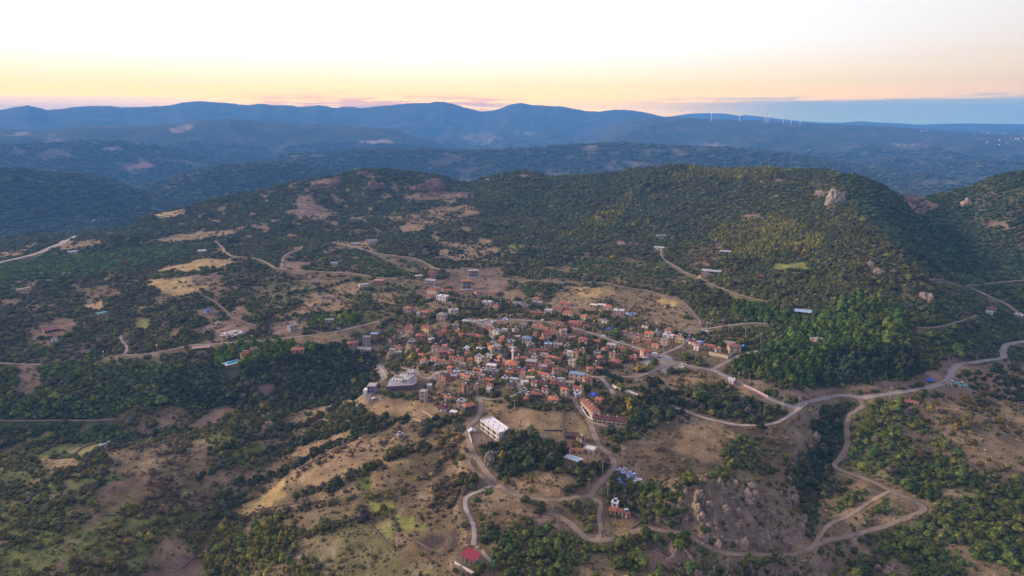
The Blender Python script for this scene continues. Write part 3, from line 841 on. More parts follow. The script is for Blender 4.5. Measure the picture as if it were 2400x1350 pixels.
# px, py of the middle, width in photo pixels, storeys, roof shape, roof, wall, heading, depth ratio
B_ = """
982 646 18 1 f grey grey 20 .8
1013 641 20 2 f red brick -25 .8
1016 682 28 2 h red cream -35 .5
1005 694 24 1 h red cream -35 .6
1038 698 28 2 f white white -35 .6
1046 681 20 1 g tile white 20 .6
1121 684 16 1 f red pink 20 .9
889 660 24 2 f brick brick -20 .7
872 660 14 1 f concrete pink -20 .7
957 726 22 2 h tile stone -30 .8
998 732 25 1 h orange stone -28 .6
981 734 8 1 f white white -28 .9
1037 742 24 2 h concrete tan -25 .9
1063 731 20 2 f white white 12 .6
1142 708 22 1 f white white -15 .7
1164 716 12 1 g red pink -30 .6
1212 711 22 1 f concrete tan -12 .6
1230 716 16 1 f concrete tan -12 .7
1197 706 12 1 g red brick 20 .6
1257 700 15 1 h orange grey -20 .8
1260 708 24 1 f concrete grey -20 .6
960 766 20 1 h red pink -35 .7
962 773 22 1 h red pink -35 .6
1000 772 20 2 g orange yellow -40 .6
987 791 22 2 h red brick -8 .8
1042 777 20 1 h red brick -30 .8
1033 784 20 1 h red brick -30 .6
1108 786 26 1 g red stone -10 .35
1126 790 18 1 g red stone -20 .5
1154 778 14 2 g orange cream -35 .7
1165 780 18 2 f concrete white -35 .8
1171 760 12 1 g orange cream -30 .7
1194 766 12 1 g orange stone 10 .8
1183 773 14 1 f white white -20 .7
1226 762 17 1 f white grey -20 .6
1150 770 10 1 g red brick -20 .7
1177 793 14 1 h orange brick -30 .8
1173 800 10 1 h orange brick -30 .8
1198 801 17 1 f white stone -10 .7
1212 790 15 1 f tan tan 15 .6
1235 799 22 2 h blue cream -10 .8
1192 810 14 1 g orange cream -20 .7
1201 817 20 1 f white stone -12 .7
1207 823 24 1 h maroon stone -12 .7
1150 808 16 1 h tile brick -50 .8
1152 821 15 2 g orange cream -62 .6
1166 817 20 2 f concrete grey -50 .8
1243 808 18 1 f concrete grey 20 .7
1021 818 18 2 h red cream -25 .8
982 822 13 1 g orange cream -40 .8
988 833 15 1 g orange stone -35 .7
1046 825 34 1 g red brick 4 .35
1058 829 13 1 h orange brick 10 .9
1072 841 34 1 g red pink -32 .25
994 851 16 2 h orange white -35 .8
1018 841 15 1 g orange white -35 .7
1035 847 24 1 g red stone -38 .25
921 795 18 1 g red stone 35 .5
878 783 18 1 h blue brick -15 .6
860 795 18 2 f concrete grey -15 .8
827 804 22 1 h tile brick 15 .5
935 815 22 1 g red stone -48 .3
921 820 16 1 f grey grey -30 .7
934 826 15 1 f grey grey -20 .7
856 818 30 1 g grey tan -25 .4
1125 845 22 2 f grey cream -40 .8
1103 844 14 1 g orange brick -30 .8
1122 836 15 1 f concrete stone -20 .8
1172 845 12 2 g orange brick -65 .9
1160 853 16 1 h maroon brick -10 .7
1142 857 20 1 h maroon stone -10 .6
1152 863 24 2 f white tan -22 .6
1156 872 24 1 f grey grey -10 .5
1186 856 17 1 h maroon brick -10 .8
1214 839 12 1 h orange cream -35 .9
1228 840 18 1 g orange brick -22 .5
1246 853 25 2 f white brick -12 .8
1216 870 26 1 g maroon pink -20 .4
1194 874 15 1 h orange brick 0 .8
1228 876 14 1 g red stone -40 .7
1120 867 20 1 h orange stone -12 .6
1133 869 14 1 f white stone -12 .7
1124 876 16 1 h orange stone -25 .6
1056 868 16 2 h orange brick -40 .9
1071 872 16 1 h sheet white -15 .8
1043 885 24 2 f brown brick -48 .9
1027 878 15 1 f grey grey -35 .5
1092 883 24 1 g tile stone -50 .3
1108 878 16 1 f tan stone -40 .6
1130 888 15 2 f grey stone -22 .8
1149 891 24 1 g orange brick -25 .5
1149 904 14 1 h orange white -30 .8
1146 914 10 1 f white white -30 .8
1183 888 13 1 f white white -10 .9
1205 890 20 1 f sheet grey -22 .5
1197 905 20 1 h brown stone -25 .7
1243 887 18 1 f tan tan -10 .6
1230 897 16 1 f white white 20 .6
1253 899 16 1 h orange white -25 .6
1089 912 11 2 g orange brick -70 .8
1051 934 18 1 h orange white -12 .8
1038 957 25 1 h maroon white -25 .9
1007 905 10 1 f white white -15 .5
1082 948 22 2 f concrete tan -20 .8
1099 959 30 2 h tile dark 28 .6
1063 968 17 1 f white stone -20 .7
1257 925 25 1 h red dark -5 .7
1228 918 16 1 f grey grey -20 .8
1233 936 9 1 h red brick 20 .8
1240 927 16 1 f tan stone 20 .6
1286 728 18 1 f white white -18 .7
1305 725 24 1 g red cream -22 .6
1322 722 20 1 h tile brick -22 .7
1327 712 24 1 g red brick -22 .4
1333 733 26 1 h red cream -25 .6
1259 733 24 1 g red brick -15 .35
1392 715 18 1 f white brick -18 .7
1410 715 18 1 f white stone -12 .6
1425 720 20 1 h orange white -12 .6
1450 732 23 2 f white pink -8 .8
1369 743 17 1 h orange cream -30 .8
1418 753 14 1 f tan white -25 .7
1408 751 12 1 f concrete stone -25 .7
1346 757 22 1 g red brick -15 .7
1354 762 18 1 g red brick -15 .6
1312 758 20 1 g red stone -25 .4
1262 765 26 1 g tile stone -28 .3
1278 770 20 1 g red brick -35 .5
1296 777 18 1 g orange stone -25 .4
1320 780 16 2 f pink pink 15 .8
1311 781 15 1 f concrete stone -15 .8
1256 783 13 1 g red brick -35 .8
1281 789 20 2 g tile tan 12 .7
1270 795 10 1 p orange tan 12 .8
1360 783 16 1 g red stone -15 .7
1367 801 22 2 h red pink -18 .7
1285 807 17 1 f blue stone -10 .7
1308 808 20 1 f concrete tan -12 .7
1329 811 13 1 f stone stone -12 .7
1441 777 14 1 g red white -20 .8
1462 780 17 1 g orange white -22 .7
1494 790 16 1 g orange pink -25 .5
1493 797 18 1 f brick brick -20 .6
1478 787 12 1 f stone stone -20 .6
1513 763 16 1 g maroon white -30 .6
1522 783 20 1 g orange cream -15 .7
1566 780 15 2 h tile white -15 .9
1567 786 24 1 f white white -15 .5
1517 798 22 1 g brick brick -18 .7
1591 790 18 1 h orange white -20 .6
1593 798 18 1 f concrete yellow -10 .5
1537 810 17 1 g orange pink -25 .6
1623 802 17 1 g maroon white -30 .6
1433 809 21 1 f white cream -12 .7
1462 818 17 1 h orange stone -12 .7
1484 823 22 1 g red brick -18 .5
1456 806 12 1 f tan cream -10 .6
1513 830 24 2 h orange pink 28 .8
1327 829 14 1 h orange white -18 .9
1338 832 17 2 f white white -18 .8
1348 833 16 2 h orange yellow -18 .8
1270 822 28 1 g red stone -4 .35
1276 832 18 1 f stone stone -25 .5
1292 838 18 1 g tile stone -28 .4
1307 842 18 1 h tile stone -15 .8
1370 841 20 1 g red brick -8 .5
1408 840 18 1 h orange brick -8 .8
1442 849 28 1 h tile brick -28 .85
1272 861 18 1 f white pink -10 .7
1278 869 18 1 h brown dark -10 .8
1294 859 17 1 h maroon stone -22 .8
1275 878 26 1 g orange pink -32 .3
1292 884 12 1 f grey grey -32 .7
1353 884 36 2 f blue tan -18 .45
1377 896 21 2 h tile pink 18 .9
1335 899 20 1 f stone tan -8 .5
1314 890 17 1 f grey tan -15 .6
1297 893 14 1 h orange brick -25 .8
1272 898 20 1 g maroon stone -15 .5
1313 903 24 1 g maroon stone -15 .4
1323 921 17 2 g orange cream -25 .7
1356 912 22 1 g red white -28 .6
1352 925 15 1 f white white 30 .9
1297 937 22 1 h orange tan -12 .9
1404 938 18 1 h orange brick -20 .8
1333 1056 11 2 h orange pink -8 .9
1353 1058 24 1 g orange pink -4 .35
1383 1055 28 1 f white grey -20 .7
1341 1022 26 1 g brown dark -8 .6
1360 1028 17 1 g brown stone -40 .5
1651 778 12 1 f white white -10 .6
1662 812 22 1 h orange pink -5 .5
1682 819 12 1 g orange white 15 .7
1720 818 27 2 h tile tan 15 .8
1708 806 24 1 f grey tan -12 .7
1441 1190 14 2 f white white -12 .8
1437 1199 15 1 g tile brick -12 .6
1453 1201 13 1 g red white 12 .9
1469 1207 9 1 g tile pink 30 .7
1882 731 31 1 p blue dark -3 .45
1913 796 24 1 f grey stone -22 .5
1717 893 18 1 g sheet grey -48 .7
1545 579 21 1 f white white -5 .4
1550 551 20 1 f white grey 15 .5
1667 635 40 1 p sheet stone -8 .3
1652 640 14 1 f concrete stone -8 .4
1700 589 22 1 p sheet dark -8 .4
1727 659 16 1 p brown dark -8 .5
833 570 20 1 f white grey -12 .5
871 562 24 1 f white white -4 .25
474 587 15 1 g white pink -4 .5
783 615 15 1 f blue white -3 .5
852 667 20 1 f white white 18 .4
772 750 18 1 f white grey -5 .6
686 768 20 2 f concrete grey 25 .8
699 824 26 2 h tile brick -10 .7
586 824 20 1 h tile brick 18 .7
598 820 15 1 h tile brick 10 .7
573 829 17 1 g tile brick 18 .6
472 815 31 1 p pink brick -8 .3
765 695 18 1 f tan stone -8 .6
512 757 12 1 f tan stone 15 .7
121 772 26 1 p maroon dark 10 .6
240 733 17 1 f turquoise grey 18 .5
127 798 9 1 f blue white -3 .5
56 676 22 1 f tan tan 15 .3
171 588 16 1 f white white 5 .3
487 728 12 1 f azure blue 15 .6
247 1043 19 1 f white white 12 .45
938 1021 16 1 f grey stone 25 .6
2251 903 22 1 f turquoise grey -35 .4
2323 724 14 1 h red grey 5 .7
2318 732 11 1 f white white 5 .7
2388 738 14 1 f white grey -25 .6
2135 945 23 1 p red dark -8 .4
2228 900 10 1 f concrete grey -30 .7
1106 1013 15 1 g sheet tan -82 1.3
"""
BS = []
for ln in B_.strip().splitlines():
    t = ln.split()
    BS.append(dict(px=float(t[0]), py=float(t[1]), wpx=float(t[2]), st=int(t[3]), roof=t[4], rc=t[5], wc=t[6], rot=float(t[7]), dr=float(t[8])))
# sheds, stables and small houses filling the lanes of the old core
_core = [(925, 765), (1150, 745), (1450, 752), (1600, 785), (1650, 825), (1500, 832), (1400, 900), (1300, 940), (1130, 920), (985, 850)]
_er = random.Random(21)
_rp = [project(L[:, 0], L[:, 1], L[:, 2]) for _, _, _, L in road_lines]
_rx = np.concatenate([p[0] for p in _rp])
_ry = np.concatenate([p[1] for p in _rp])
_n = 0
for _ in range(4000):
    qx, qy = _er.uniform(925, 1650), _er.uniform(745, 940)
    if not in_poly(_core, np.array([qx]), np.array([qy]))[0]:
        continue
    if min(math.hypot(b['px'] - qx, (b['py'] - qy) * 2.0) for b in BS) < 20 or np.min(np.hypot(_rx - qx, (_ry - qy - 4) * 2)) < 13:
        continue
    BS.append(dict(px=qx, py=qy, wpx=_er.uniform(11, 18), st=1 if _er.random() < .8 else 2, roof=_er.choice('gghhf'), rc=_er.choice(['orange', 'red', 'red', 'tile', 'tile', 'maroon', 'grey', 'white']),
                   wc=_er.choice(['stone', 'brick', 'pink', 'tan', 'cream', 'white']), rot=_er.choice([-30, -15, -8, 15, 55]) + _er.uniform(-8, 8), dr=_er.uniform(.5, .85)))
    if BS[-1]['roof'] == 'f':
        BS[-1]['rc'] = _er.choice(['white', 'grey', 'concrete'])
    _n += 1
    if _n >= 42:
        break
RC.update({k: v for k, v in WC.items() if k not in RC})
WC.update({k: v for k, v in RC.items() if k not in WC})
for b in BS:
    x, y, z = hit(b['px'], b['py'] + 3 + b['st'] * 1.5)
    dist = math.sqrt(x * x + y * y + (CZ - z) ** 2)
    r = math.radians(b['rot'])
    app = b['wpx'] * 1.10 * dist / F
    b['w'] = app / (abs(math.cos(r)) + b['dr'] * abs(math.sin(r)))
    b['d'] = max(b['w'] * b['dr'], 3.0)
    # heading is given against the line of sight, turn it into the world
    b['rz'] = r - math.atan2(x, y)
    b['x'], b['y'] = x, y
    b['z'] = pad(x, y, math.hypot(b['w'], b['d']) * .5 + .4, 4.0)

# flat plots for the special buildings
PLOTS = {}


def plot(key, px, py, r, blend=5, dz=0.0):
    x, y, z = hit(px, py)
    z = pad(x, y, r, blend, z + dz)
    PLOTS[key] = (x, y, z)


plot('apartments', 1163, 1012, 19, 5)
plot('villa', 945, 905, 23, 6)
plot('mosque', 1200, 864, 7, 4)
plot('frame_back', 1109, 648, 13, 8)
plot('frame_front', 1093, 676, 13, 8)
plot('frame_mid', 1010, 666, 12, 6)
plot('ruin', 993, 940, 6, 4)
plot('barn', 1108, 1306, 8, 5)
plot('pool_left', 543, 850, 9, 5)
plot('pool_mid', 1344, 1074, 7, 4)
plot('terrace_a', 1375, 957, 8, 5)
plot('terrace_b', 1427, 986, 14, 5)
plot('gatehouse', 877, 918, 6, 3)
plot('yard', 1693, 832, 7, 3)

# ------------------------------------------------------------------ materials


def new_mat(name):
    m = bpy.data.materials.new(name)
    m.use_nodes = True
    nt = m.node_tree
    b = nt.nodes["Principled BSDF"]
    b.inputs["Specular IOR Level"].default_value = 0.25
    b.inputs["Roughness"].default_value = 0.9
    return m, nt, b


def node(nt, typ, ins=None, **props):
    n = nt.nodes.new(typ)
    for k, v in props.items():
        setattr(n, k, v)
    for k, v in (ins or {}).items():
        if hasattr(v, 'is_linked') or isinstance(v, bpy.types.NodeSocket):
            nt.links.new(v, n.inputs[k])
        else:
            n.inputs[k].default_value = v
    return n


def vary(nt, vec, scale, detail, lo, hi):
    """a noise mapped to the range lo..hi"""
    n = node(nt, "ShaderNodeTexNoise", {"Vector": vec, "Scale": scale, "Detail": detail, "Roughness": .6})
    m = node(nt, "ShaderNodeMapRange", {0: n.outputs[0], 1: .3, 2: .7, 3: lo, 4: hi})
    return m.outputs[0]


def mulc(nt, colr, fac):
    n = node(nt, "ShaderNodeVectorMath", operation='SCALE')
    for v, k in ((colr, 0), (fac, 3)):
        if isinstance(v, bpy.types.NodeSocket):
            nt.links.new(v, n.inputs[k])
        elif k == 0:
            n.inputs[0].default_value = v[:3]
        else:
            n.inputs[3].default_value = v
    return n.outputs[0]


MATS = {}


def plain(name, c, rough=.85, lo=.82, hi=1.15, scale=.9, spec=.25, metal=0):
    key = name
    if key in MATS:
        return MATS[key]
    m, nt, b = new_mat(name)
    g = node(nt, "ShaderNodeNewGeometry")
    f = vary(nt, g.outputs["Position"], scale, 5, lo, hi)
    nt.links.new(mulc(nt, c, f), b.inputs["Base Color"])
    b.inputs["Roughness"].default_value = rough
    b.inputs["Specular IOR Level"].default_value = spec
    b.inputs["Metallic"].default_value = metal
    MATS[key] = m
    return m


def emit(name, c, s):
    if name in MATS:
        return MATS[name]
    m, nt, b = new_mat(name)
    b.inputs["Base Color"].default_value = (*c, 1)
    b.inputs["Emission Color"].default_value = (*c, 1)
    b.inputs["Emission Strength"].default_value = s
    MATS[name] = m
    return m


def roof_mat(k):
    """clay tiles: courses and per-house weathering"""
    name = k + "_roof"
    if name in MATS:
        return MATS[name]
    m, nt, b = new_mat(name)
    tcn = node(nt, "ShaderNodeTexCoord")
    g = node(nt, "ShaderNodeNewGeometry")
    f = vary(nt, g.outputs["Position"], .55, 6, .66, 1.25)
    f2 = vary(nt, g.outputs["Position"], 3.0, 3, .8, 1.15)
    oi = node(nt, "ShaderNodeObjectInfo")
    r = node(nt, "ShaderNodeMapRange", {0: oi.outputs["Random"], 1: 0, 2: 1, 3: .58, 4: 1.12})
    mm = node(nt, "ShaderNodeMath", {0: f, 1: f2}, operation='MULTIPLY')
    mm2 = node(nt, "ShaderNodeMath", {0: mm.outputs[0], 1: r.outputs[0]}, operation='MULTIPLY')
    nt.links.new(mulc(nt, RC[k], mm2.outputs[0]), b.inputs["Base Color"])
    if k in ('orange', 'red', 'maroon', 'tile', 'brown'):
        wv = node(nt, "ShaderNodeTexWave", {"Vector": tcn.outputs["Object"], "Scale": 1.3, "Distortion": .4})
        bp = node(nt, "ShaderNodeBump", {"Height": wv.outputs[1], "Strength": .5, "Distance": .08})
        nt.links.new(bp.outputs[0], b.inputs["Normal"])
    MATS[name] = m
    return m


def wall_mat(k):
    return plain(k + "_plaster", WC[k], .9, .78, 1.12, .7)


def link_obj(name, me, parent=None, mat=None):
    if mat is not None and len(me.materials) == 0:
        me.materials.append(mat)
    o = bpy.data.objects.new(name, me)
    C.objects.link(o)
    if parent is not None:
        o.parent = parent
    return o


def empty(name, loc, rz=0, label=None, cat=None, group=None):
    o = bpy.data.objects.new(name, None)
    o.empty_display_size = .5
    C.objects.link(o)
    o.location = loc
    o.rotation_euler = (0, 0, rz)
    tag(o, label, cat, group)
    return o


def tag(o, label=None, cat=None, group=None, kind=None):
    if label:
        o['label'] = label
    if cat:
        o['category'] = cat
    if group:
        o['group'] = group
    if kind:
        o['kind'] = kind
    return o


class MB:
    def __init__(s):
        s.v, s.f = [], []

    def box(s, x0, x1, y0, y1, z0, z1):
        n = len(s.v)
        s.v += [(x0, y0, z0), (x1, y0, z0), (x1, y1, z0), (x0, y1, z0), (x0, y0, z1), (x1, y0, z1), (x1, y1, z1), (x0, y1, z1)]
        s.f += [tuple(n + i for i in q) for q in ((0, 3, 2, 1), (4, 5, 6, 7), (0, 1, 5, 4), (1, 2, 6, 5), (2, 3, 7, 6), (3, 0, 4, 7))]
        return s

    def prism(s, pts, z0, z1):
        n, k = len(s.v), len(pts)
        s.v += [(p[0], p[1], z0) for p in pts] + [(p[0], p[1], z1) for p in pts]
        s.f += [tuple(n + k + i for i in range(k)), tuple(n + i for i in reversed(range(k)))]
        s.f += [(n + i, n + (i + 1) % k, n + k + (i + 1) % k, n + k + i) for i in range(k)]
        return s

    def tube(s, z0, z1, r0, r1, k=8, cx=0, cy=0):
        n = len(s.v)
        for z, r in ((z0, r0), (z1, r1)):
            s.v += [(cx + r * math.cos(2 * math.pi * i / k), cy + r * math.sin(2 * math.pi * i / k), z) for i in range(k)]
        s.f += [(n + i, n + (i + 1) % k, n + k + (i + 1) % k, n + k + i) for i in range(k)]
        s.f += [tuple(n + k + i for i in range(k)), tuple(n + i for i in reversed(range(k)))]
        return s

    def raw(s, v, f):
        n = len(s.v)
        s.v += list(v)
        s.f += [tuple(n + i for i in q) for q in f]
        return s

    def mesh(s, name):
        me = bpy.data.meshes.new(name)
        me.from_pydata(s.v, [], s.f)
        me.update()
        return me

    def obj(s, name, mat, parent=None):
        return link_obj(name, s.mesh(name), parent, mat)


UNIT = {}


def unit_part(name, mat, parent, loc, dims, rz=0):
    """box part that shares one mesh per name and material"""
    key = (name, mat.name)
    if key not in UNIT:
        me = MB().box(-.5, .5, -.5, .5, -.5, .5).mesh(name)
        me.materials.append(mat)
        UNIT[key] = me
    o = bpy.data.objects.new(name, UNIT[key])
    C.objects.link(o)
    o.parent = parent
    o.location = loc
    o.scale = dims
    o.rotation_euler = (0, 0, rz)
    return o


def hip_roof(w, d, z, h, over=.45, t=.18):
    a, b_ = w / 2 + over, d / 2 + over
    if w >= d:
        r = (w - d) / 2
        R0, R1 = (-r, 0, z + h), (r + .01, 0, z + h)
    else:
        r = (d - w) / 2
        R0, R1 = (0, -r, z + h), (0, r + .01, z + h)
    lo = [(-a, -b_, z - t), (a, -b_, z - t), (a, b_, z - t), (-a, b_, z - t)]
    hi = [(p[0], p[1], z) for p in lo]
    v = lo + hi + [R0, R1]
    f = [(3, 2, 1, 0), (0, 1, 5, 4), (1, 2, 6, 5), (2, 3, 7, 6), (3, 0, 4, 7)]
    if w >= d:
        f += [(4, 5, 9, 8), (5, 6, 9), (6, 7, 8, 9), (7, 4, 8)]
    else:
        f += [(4, 5, 8), (5, 6, 9, 8), (6, 7, 9), (7, 4, 8, 9)]
    return MB().raw(v, f)


def gable_roof(w, d, z, h, over=.4, t=.2):
    a, b_ = w / 2 + over, d / 2 + over
    s = h * over / (d / 2)
    v = []
    for x in (-a, a):
        v += [(x, -b_, z - s), (x, 0, z + h), (x, b_, z - s), (x, -b_, z - s + t), (x, 0, z + h + t), (x, b_, z - s + t)]
    f = [(3, 9, 10, 4), (4, 10, 11, 5), (1, 7, 6, 0), (2, 8, 7, 1), (0, 6, 9, 3), (5, 11, 8, 2), (0, 3, 4, 1), (1, 4, 5, 2), (7, 10, 9, 6), (8, 11, 10, 7)]
    return MB().raw(v, f)


def gable_walls(w, d, z0, z1, h):
    a, b_ = w / 2, d / 2
    v = [(-a, -b_, z0), (a, -b_, z0), (a, b_, z0), (-a, b_, z0), (-a, -b_, z1), (a, -b_, z1), (a, b_, z1), (-a, b_, z1), (-a, 0, z1 + h - .05), (a, 0, z1 + h - .05)]
    f = [(0, 1, 5, 4), (2, 3, 7, 6), (1, 2, 6, 9, 5), (3, 0, 4, 8, 7), (3, 2, 1, 0), (4, 5, 9, 8), (7, 8, 9, 6)]
    return MB().raw(v, f)


GLASS = plain("dark_window_glass", (.035, .035, .045), .25, .8, 1.2, 1, .5)
VOID = plain("opening_shade", (.045, .038, .04), .9, .9, 1.1, 1, .1)  # solid panels with the shade inside the openings put into the colour
DOORM = plain("door_wood", (.16, .09, .05), .7)
WHITE = plain("white_paint", (.76, .75, .75), .7, .9, 1.05)
CONC = plain("raw_concrete", (.40, .35, .35), .95, .8, 1.1)
LAV = plain("pale_block", (.60, .56, .56), .9, .88, 1.08)
STONE = plain("field_stone", (.30, .24, .20), .95, .6, 1.3, 2.5)
METAL = plain("grey_metal", (.42, .42, .44), .45, .85, 1.1, 1, .5)
WOOD = plain("pole_wood", (.40, .34, .29), .9)


def windows(root, w, d, z0, st, faces=None, mat=None, sp=3.3, ww=1.15, hh=1.25, sh=2.5, door=True, rz=0, x=0, y=0, proud=.05):
    mat = mat or GLASS
    tocam = Vector((-x, -y, 0)).normalized()
    sides = [((0, -1), w, d / 2, 0), ((1, 0), d, w / 2, math.pi / 2), ((0, 1), w, d / 2, 0), ((-1, 0), d, w / 2, math.pi / 2)]
    best = None
    for k, (nrm, L, off, r) in enumerate(sides):
        wn_ = Vector((nrm[0] * math.cos(rz) - nrm[1] * math.sin(rz), nrm[0] * math.sin(rz) + nrm[1] * math.cos(rz), 0))
        dt = wn_.dot(tocam)
        if dt < -.15:
            continue
        n = max(1, int(L / sp))
        if best is None or dt > best[0]:
            best = (dt, k)
        for s in range(st):
            for i in range(n):
                u = (i + .5) / n * L - L / 2
                p = (u, nrm[1] * off) if nrm[0] == 0 else (nrm[0] * off, u)
                isdoor = door and s == 0 and i == n // 2 and k == 0 and dt > 0
                if isdoor:
                    unit_part("door", DOORM, root, (p[0], p[1], z0 + 1.05), (1.0, .12, 2.1), r)
                else:
                    unit_part("window", mat, root, (p[0], p[1], z0 + s * sh + 1.55), (ww, proud * 2, hh), r)


def cname(k):
    return {'orange': 'orange', 'red': 'brick-red', 'maroon': 'maroon', 'brown': 'dark brown', 'white': 'white', 'grey': 'grey', 'blue': 'pale blue',
            'concrete': 'concrete', 'tile': 'terracotta', 'sheet': 'pale metal', 'azure': 'bright blue', 'turquoise': 'turquoise', 'tan': 'tan',
            'stone': 'stone', 'brick': 'brick', 'pink': 'pink', 'cream': 'cream', 'yellow': 'yellow', 'dark': 'dark'}[k]


LAND = [(1202, 840, 'the white minaret'), (1162, 1003, 'the long unfinished white block'), (955, 900, 'the white terraced villa'), (1430, 985, 'the maroon-roofed row'),
        (1375, 953, 'the orange-roofed row'), (1100, 660, 'the twin concrete frames'), (1560, 852, 'the gravel lot'), (1428, 768, 'the blue tarp'),
        (1320, 723, 'the big red-roofed compound'), (1450, 732, 'the pink hill-edge house'), (1063, 731, 'the flagpole house'),
        (1020, 690, 'the cream three-arched house'), (1442, 850, 'the large pyramid-roofed house'), (1420, 872, 'the cypress hedge'), (1130, 755, 'the paved square'),
        (1720, 820, 'the walled corner house'), (1344, 1073, 'the lap pool'), (543, 848, 'the turquoise pool'), (1440, 1195, 'the lone farm'),
        (1355, 885, 'the solar-roofed long house'), (1240, 852, 'the white-slab pillared house'), (870, 790, 'the village west end'), (680, 768, 'the purple earthworks'),
        (1882, 730, 'the pinewood shed'), (2240, 890, 'the highway bend'), (1545, 578, 'the hilltop sheds'), (830, 570, 'the lane-end lamp'),
        (2385, 735, 'the far right junction'), (110, 770, 'the maroon farm roof'), (480, 740, 'the red-earth yard'), (230, 1045, 'the green walled paddocks')]


def where(px, py):
    best = sorted(LAND, key=lambda l: math.hypot(l[0] - px, (l[1] - py) * 1.6))
    for l in best:
        dx, dy = px - l[0], (py - l[1]) * 1.6
        if math.hypot(dx, dy) > 5:
            break
    if abs(dx) > 2.2 * abs(dy):
        s = 'left of' if dx < 0 else 'right of'
    elif abs(dy) > 2.2 * abs(dx):
        s = 'behind' if dy < 0 else 'in front of'
    else:
        s = ('behind-left of' if dx < 0 else 'behind-right of') if dy < 0 else ('front-left of' if dx < 0 else 'front-right of')
    return s, l[2], math.hypot(dx, dy)


def make_labels(items, fmt):
    """items: dicts with px, py; fmt(item) -> description; makes every label unique"""
    out = {}
    for it in items:
        s, l, dd = where(it['px'], it['py'])
        it['_k'] = (fmt(it), s, l)
        it['_d'] = dd
        out.setdefault(it['_k'], []).append(it)
    for k, its in out.items():
        its.sort(key=lambda i: i['_d'])
        for n, it in enumerate(its):
            o = ''
            if len(its) == 2:
                o = (' nearer one', ' farther one')[n]
                o = ',' + o
            elif len(its) > 2:
                o = ', ' + ['nearest', 'second nearest', 'third nearest', 'fourth nearest', 'fifth nearest', 'sixth nearest', 'seventh nearest', 'eighth nearest',
                            'ninth nearest', 'tenth nearest', 'eleventh nearest', 'twelfth nearest', 'thirteenth nearest', 'fourteenth nearest', 'fifteenth nearest'][min(n, 14)]
            it['label'] = f"{k[0]} {k[1]} {k[2]}{o}"
    used = {}
    for it in items:
        used.setdefault(it['label'], []).append(it)
    return items


SHAPE = {'h': 'hip', 'g': 'gable', 'f': 'flat', 'p': 'lean-to'}


def bfmt(b):
    a = b['w'] * b['d']
    sz = 'small' if a < 55 else ('large' if a > 150 else 'mid-size')
    return f"{sz} {cname(b['wc'])} {'two-storey' if b['st'] > 1 else 'house'} with {cname(b['rc'])} {SHAPE[b['roof']]} roof"


make_labels(BS, bfmt)


